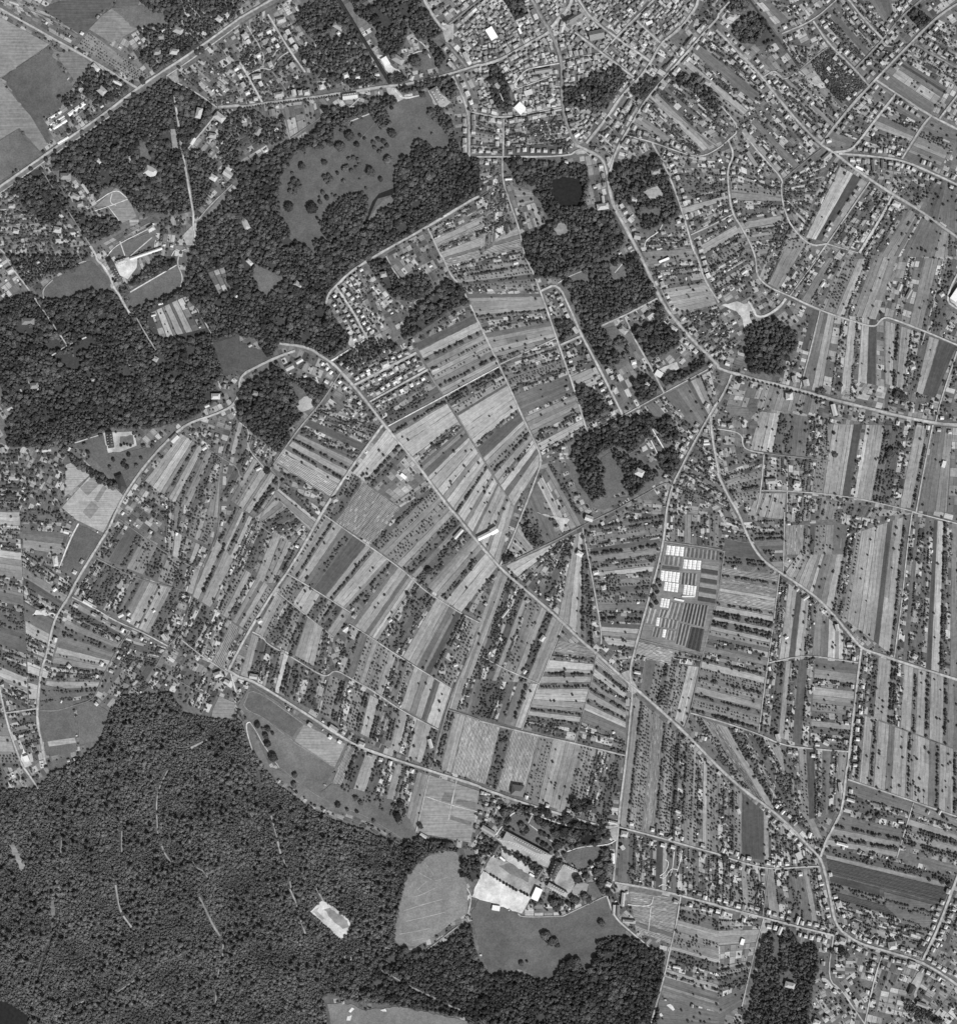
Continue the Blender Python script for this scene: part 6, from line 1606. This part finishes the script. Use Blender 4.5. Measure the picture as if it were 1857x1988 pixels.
# single trees: place | list of x y r (sheet pixels)
ONE = '''
on the large park lawn|@10 510 1195 8 660 1265 22 490 1290 28 410 1345 12 760 1345 14 810 1405 16 820 1310 24 1020 1340 36 1095 1390 18 1150 1250 32 780 1140 36 915 1125 22 860 1060 36 935 1050 14 970 1075 12 790 1020 14 875 970 16 830 950 34 980 1460 10 955 1500 16 1190 1045 34 390 1610 36 560 1620 42 605 1695 12 650 1500 18 680 1535 20 625 1570 16 720 1510 10 750 1525 14 620 1530 10 1395 1000 8 1495 1040 12 930 1390 8 950 920 10 1180 840 14
in the oval clump at the lawn's west end|@10 425 1400 22 455 1420 22 400 1440 20 440 1460 22 395 1485 20 430 1500 20 470 1450 18
in the loose clump amid the lawn|@10 660 1370 16 690 1365 16 710 1390 18 670 1400 16 690 1425 16
in the ring of trees amid the lawn|@10 850 1235 15 885 1225 15 920 1240 15 930 1275 14 905 1300 14 870 1325 16 835 1290 14
in the eastern clump on the lawn|@10 1040 1110 18 1080 1085 18 1120 1100 18 1140 1130 16 1050 1150 16 1085 1180 16 1110 1160 15
on the railway park lawn|@10 1370 480 42 1440 410 20 1420 740 22
on the forest meadow's west tip|@12 140 1655 24 180 1680 10 225 1685 22 258 1715 14 205 1735 23 220 1800 25 265 1905 33
amid the central fields|@12 1470 455 26 1435 695 12 1300 630 14 30 2000 14
along the forest meadow edge|@13 430 55 20 425 130 22 765 285 22 905 238 20 940 270 20 1250 285 26 1225 375 28 1240 420 22 835 325 14 1400 450 22 1040 410 14 910 340 14 1090 640 12
on the school meadow|@23 510 1300 34 560 1345 34 600 1370 22 530 1290 24 590 1340 26 950 1205 26 330 1515 20 370 1500 10 760 1500 32 700 1510 36 740 1550 26
on the school park lawns|@23 330 450 30 360 480 26 345 500 22 460 405 28 500 440 30 310 345 30 490 330 30 530 350 34 680 390 36 200 345 34 170 420 22 480 505 18 510 520 18 540 540 16 460 570 18 490 590 20 525 610 20 550 630 16 590 510 32 600 610 30 600 665 18 660 675 20 655 490 36 705 540 36 740 520 30 375 410 10 555 455 10
around the school court|@23 760 860 34 825 835 24 865 740 18 770 820 8 830 790 8 720 1010 26 750 1030 26 820 1000 28 850 1025 28 570 1040 34 600 1085 26 480 1040 20 690 1050 18 725 1070 20 620 1030 20 640 1060 16 630 1130 12 520 1070 10
by the lower school gate|@23 980 655 28 980 700 30 1000 760 44 930 740 28 925 805 34 955 845 32 940 905 30 960 950 24 1000 970 26
along the school yard's inner edge|@23 90 830 10 115 845 10 140 860 10 165 875 10 190 892 10 215 905 10 240 922 10 265 936 10 285 948 10 325 960 10 350 972 10 372 985 10
in the fields north of the round bed|@31 910 1545 20 170 965 22 900 1375 13 955 1000 16 815 1050 24 785 1055 20
in the dark group of the eastern strips|@31 1340 1520 34 1330 1560 26 1415 1475 18 1310 1400 18 1430 1090 34 1400 1060 26 1460 1110 22 1380 1090 22 1430 1490 16
on the mansion park lawns|@01 660 1465 16 685 1525 16 1000 1540 16 880 1580 14 855 1640 16 1060 1630 16 1095 1565 12 1185 1480 14 1120 1480 18 780 1390 16 1255 1385 14 1040 1380 12 965 1460 10 990 1465 10 1015 1470 10 940 1470 10
beside the castle|@01 970 285 38 990 350 22 1065 860 16 960 1620 18 985 1640 18 970 1590 12
near the western map edge|@01 75 1860 28 35 1800 14
along the northwest avenue|@00 540 1020 16 430 1170 14 360 1240 18 520 1120 14 640 1030 18 800 920 14 860 880 20 700 920 22 680 875 22 755 960 14 240 1310 16 1410 600 14 1390 525 14 1630 355 14 1530 410 22 1570 390 24 1040 740 18 980 790 18 340 1180 12
east of the tree-lined alley|@00 1530 1285 26 1490 1240 14 1560 1260 14 1590 1220 16
around the northwest road junction|@00 455 435 12 1110 630 26 860 750 34 850 690 18 700 740 22
along the farm lanes by the walled field|@11 215 1670 24 450 280 40 1370 320 22 340 1750 16
along the nursery's road side|@22 1390 540 18 1360 590 20 1375 620 16 1350 660 22 1370 700 18 1335 730 16 1400 570 12
near the southeast wood|@33 60 700 26 265 825 16 235 280 8 800 290 16 1250 375 20 1740 880 20 1790 905 18 1750 380 14 890 1420 20 965 1420 30 1000 1450 24 1280 1450 14 1640 870 14
'''
IND = []
for ln in ONE.strip().splitlines():
    where, s = ln.split('|'); t, *n = s.split(); n = list(map(float, n)); L = []
    for i in range(0, len(n), 3):
        u, v = P('%s %g %g' % (t, n[i], n[i+1]))[0]; L.append((u, v, n[i+2]*KK*M))
    L.sort(); 
    for i, (u, v, r) in enumerate(L):
        sz = 'small' if r < 3.6 else 'spreading' if r > 8 else 'rounded'
        IND.append((u, v, r, r*1.25+2.5, '%s tree %s, %s from the left' % (sz, where, ordn(i+1)) if len(L) > 1 else '%s tree %s' % (sz, where), 'park and meadow trees'))
ROWT = '''west row of the alley|from its north end|17|2.3|@00 1325 720 1400 1190
east row of the alley|from its north end|17|2.3|@00 1372 715 1445 1190
lower alley row|from its north end|17|2.3|@00 1462 1230 1522 1650
boulevard's south row|from its left end|20|2.2|@10 10 846 180 818 420 788 640 760 780 740
mansion hedge avenue|from its upper end|26|3.4|@01 500 1500 580 1570 930 1810
main road row above the fork|from its left end|34|2.6|@31 160 935 640 1062 870 1130'''
for ln in ROWT.splitlines():
    nm, end, sp, r, s = ln.split('|'); L = walk(smooth(P(s)), float(sp)*KK)
    for i, (u, v, a) in enumerate(L):
        rr = float(r)*random.uniform(.8, 1.2); IND.append((u, v, rr, rr*2+1.5, 'round tree in the %s, %s %s' % (nm, ordn(i+1), end), 'trees planted in rows'))
# crown prototypes: lumpy core with leaf sprays around it
def crown(name, seed, sub, leaves, m, stretch=1.0):
    import bmesh
    rg = np.random.default_rng(seed); bm = bmesh.new(); bmesh.ops.create_icosphere(bm, subdivisions=sub, radius=1)
    c = rg.normal(size=(9, 3)); c /= np.linalg.norm(c, axis=1)[:, None]; c[:, 2] = np.abs(c[:, 2])*.9+.05; amp = rg.uniform(.06, .24, 9)
    def rad(d):
        k = 0.78+sum(a*math.exp(-((1-float(np.dot(d, q/np.linalg.norm(q))))*6.5)) for a, q in zip(amp, c)); return k*(1+.07*math.sin(7*d[0]+seed)+.07*math.sin(9*d[1]+seed*2)+.05*math.sin(15*d[2]-d[0]*11))
    vs = []
    for v in bm.verts:
        d = np.array(v.co); r = rad(d)*.93; z = d[2]*r*stretch; vs.append((d[0]*r, d[1]*r, z if z > -.55 else -.55+(z+.55)*.3))
    fs = [tuple(v.index for v in f.verts) for f in bm.faces]; bm.free()
    for _ in range(leaves):
        d = rg.normal(size=3); d /= np.linalg.norm(d); d[2] = d[2] if d[2] > -.35 else -d[2]
        r = rad(d)*rg.uniform(.86, 1.08); p = d*r*np.array((1, 1, stretch)); n = d+rg.normal(size=3)*.55; n /= np.linalg.norm(n)
        t = np.cross(n, rg.normal(size=3)); t /= np.linalg.norm(t); b = np.cross(n, t); s = rg.uniform(.09, .2)
        a = len(vs); vs += [tuple(p+t*s*1.3), tuple(p+b*s), tuple(p-t*s*1.3), tuple(p-b*s)]; fs.append((a, a+1, a+2, a+3))
    return mesh(name, vs, fs, MT[m])
def trunkmesh():
    vs, fs = [], []
    def tube(p, q, r0, r1):
        p, q = np.array(p), np.array(q); d = (q-p)/np.linalg.norm(q-p); t = np.cross(d, (.3, .9, .1)); t /= np.linalg.norm(t); b = np.cross(d, t); a = len(vs)
        for c0, r in ((p, r0), (q, r1)):
            for k in range(6): vs.append(tuple(c0+(t*math.cos(k*math.pi/3)+b*math.sin(k*math.pi/3))*r))
        for k in range(6): fs.append((a+k, a+(k+1) % 6, a+6+(k+1) % 6, a+6+k))
    tube((0, 0, 0), (0, 0, .5), .06, .042)
    for k in range(4): an = k*1.6; tube((0, 0, .42), (math.cos(an)*.32, math.sin(an)*.32, .75), .03, .014)
    tube((0, 0, .5), (.03, 0, .85), .042, .015)
    return mesh('trunk', vs, fs, MT['bark'])
TRUNK = trunkmesh()
BIGC = [crown('crown', 20+i, 3, 420, 'leaf', .9) for i in range(5)]
IND.sort(key=lambda t: -t[2])
for i, (u, v, r, h, lab, grp) in enumerate(IND):
    if i >= 298: tree(u, v, r, h, 'w'); continue
    x, y = wx((u, v)); e = bpy.data.objects.new('tree', None); COL.objects.link(e); e.location = (x, y, 0); e.rotation_euler = (0, 0, random.uniform(0, 6.28)); tag(e, lab, 'tree', grp)
    o = obj('trunk', TRUNK, e); o.scale = (r*1.2, r*1.2, h*.95)
    o = obj('crown', BIGC[i % 5], e); rz = min(h*.5, r*1.05); o.scale = (r, r*random.uniform(.85, 1.1), rz); o.location = (0, 0, h-rz)
# masses of trees: points + geometry nodes
def mass(name, cls, m, label, cat, stretch, n=10, leaves=150, sub=2):
    col = bpy.data.collections.new(name+'_shapes')
    for i in range(n): col.objects.link(bpy.data.objects.new(name+'_crown', crown(name+'_crown', 100+i+len(name)*7, sub, leaves, m, stretch)))
    T = [t for t in TREES if t[4] in cls]
    if not T: return
    P_ = np.array([wx((t[0], t[1])) for t in T]); R = np.array([t[2] for t in T]); H = np.array([t[3] for t in T])
    RZ = np.minimum(H*.5, R*1.15)
    me = bpy.data.meshes.new(name); me.vertices.add(len(T)); me.vertices.foreach_set('co', np.c_[P_, H-RZ].astype(np.float32).ravel())
    a = me.attributes.new('sc', 'FLOAT_VECTOR', 'POINT'); a.data.foreach_set('vector', np.c_[R, R*rng.uniform(.85, 1.15, len(T)), RZ].astype(np.float32).ravel())
    a = me.attributes.new('rt', 'FLOAT_VECTOR', 'POINT'); a.data.foreach_set('vector', np.c_[rng.normal(0, .12, len(T)), rng.normal(0, .12, len(T)), rng.uniform(0, 6.28, len(T))].astype(np.float32).ravel())
    a = me.attributes.new('ix', 'INT', 'POINT'); a.data.foreach_set('value', rng.integers(0, n, len(T)).astype(np.int32))
    o = obj(name, me); tag(o, label, cat, kind='stuff')
    ng = bpy.data.node_groups.new(name, 'GeometryNodeTree'); ng.interface.new_socket('Geometry', in_out='INPUT', socket_type='NodeSocketGeometry'); ng.interface.new_socket('Geometry', in_out='OUTPUT', socket_type='NodeSocketGeometry')
    N, L = ng.nodes, ng.links; gi, go = N.new('NodeGroupInput'), N.new('NodeGroupOutput'); ip = N.new('GeometryNodeInstanceOnPoints'); ci = N.new('GeometryNodeCollectionInfo')
    ci.inputs['Collection'].default_value = col; ci.inputs['Separate Children'].default_value = True; ci.inputs['Reset Children'].default_value = True
    def attr(nm, ty): x = N.new('GeometryNodeInputNamedAttribute'); x.data_type = ty; x.inputs['Name'].default_value = nm; return x.outputs['Attribute']
    L.new(gi.outputs[0], ip.inputs['Points']); L.new(ci.outputs[0], ip.inputs['Instance']); ip.inputs['Pick Instance'].default_value = True
    L.new(attr('ix', 'INT'), ip.inputs['Instance Index']); L.new(attr('sc', 'FLOAT_VECTOR'), ip.inputs['Scale'])
    er = N.new('FunctionNodeEulerToRotation'); L.new(attr('rt', 'FLOAT_VECTOR'), er.inputs[0]); L.new(er.outputs[0], ip.inputs['Rotation'])
    L.new(ip.outputs[0], go.inputs[0]); md = o.modifiers.new('scatter', 'NODES'); md.node_group = ng
TREES = [t for t in TREES if not at(m_built, t[0], t[1])]
mass('woodland', 'w', 'leaf', 'dense dark woodland of big rounded crowns around the parks', 'woods', .95, leaves=220)
mass('coppice_forest', 'c', 'coppice', 'fine-textured coppice forest filling the lower left corner', 'forest', .9, leaves=90)
mass('forest_standards', 's', 'coppice', 'scattered tall dark trees standing above the coppice forest', 'trees', 1.1, leaves=150)
mass('orchard_trees', 'o', 'orch', 'small fruit trees in orchard rows and thickets over the farmland', 'orchard', .9, leaves=90)
mass('hedgerow_trees', 'h', 'orch', 'bushy tree lines along the field strips', 'hedge', .95, leaves=110)
mass('garden_trees', 'g', 'orch', 'scattered bushes and small trees in the gardens', 'garden trees', .95, leaves=90)
print('TREES', len(TREES), 'HOUSES', len(HOUSES), 'IND', len(IND), 'Z', Z[0], {k: len(v) for k, v in by.items()})
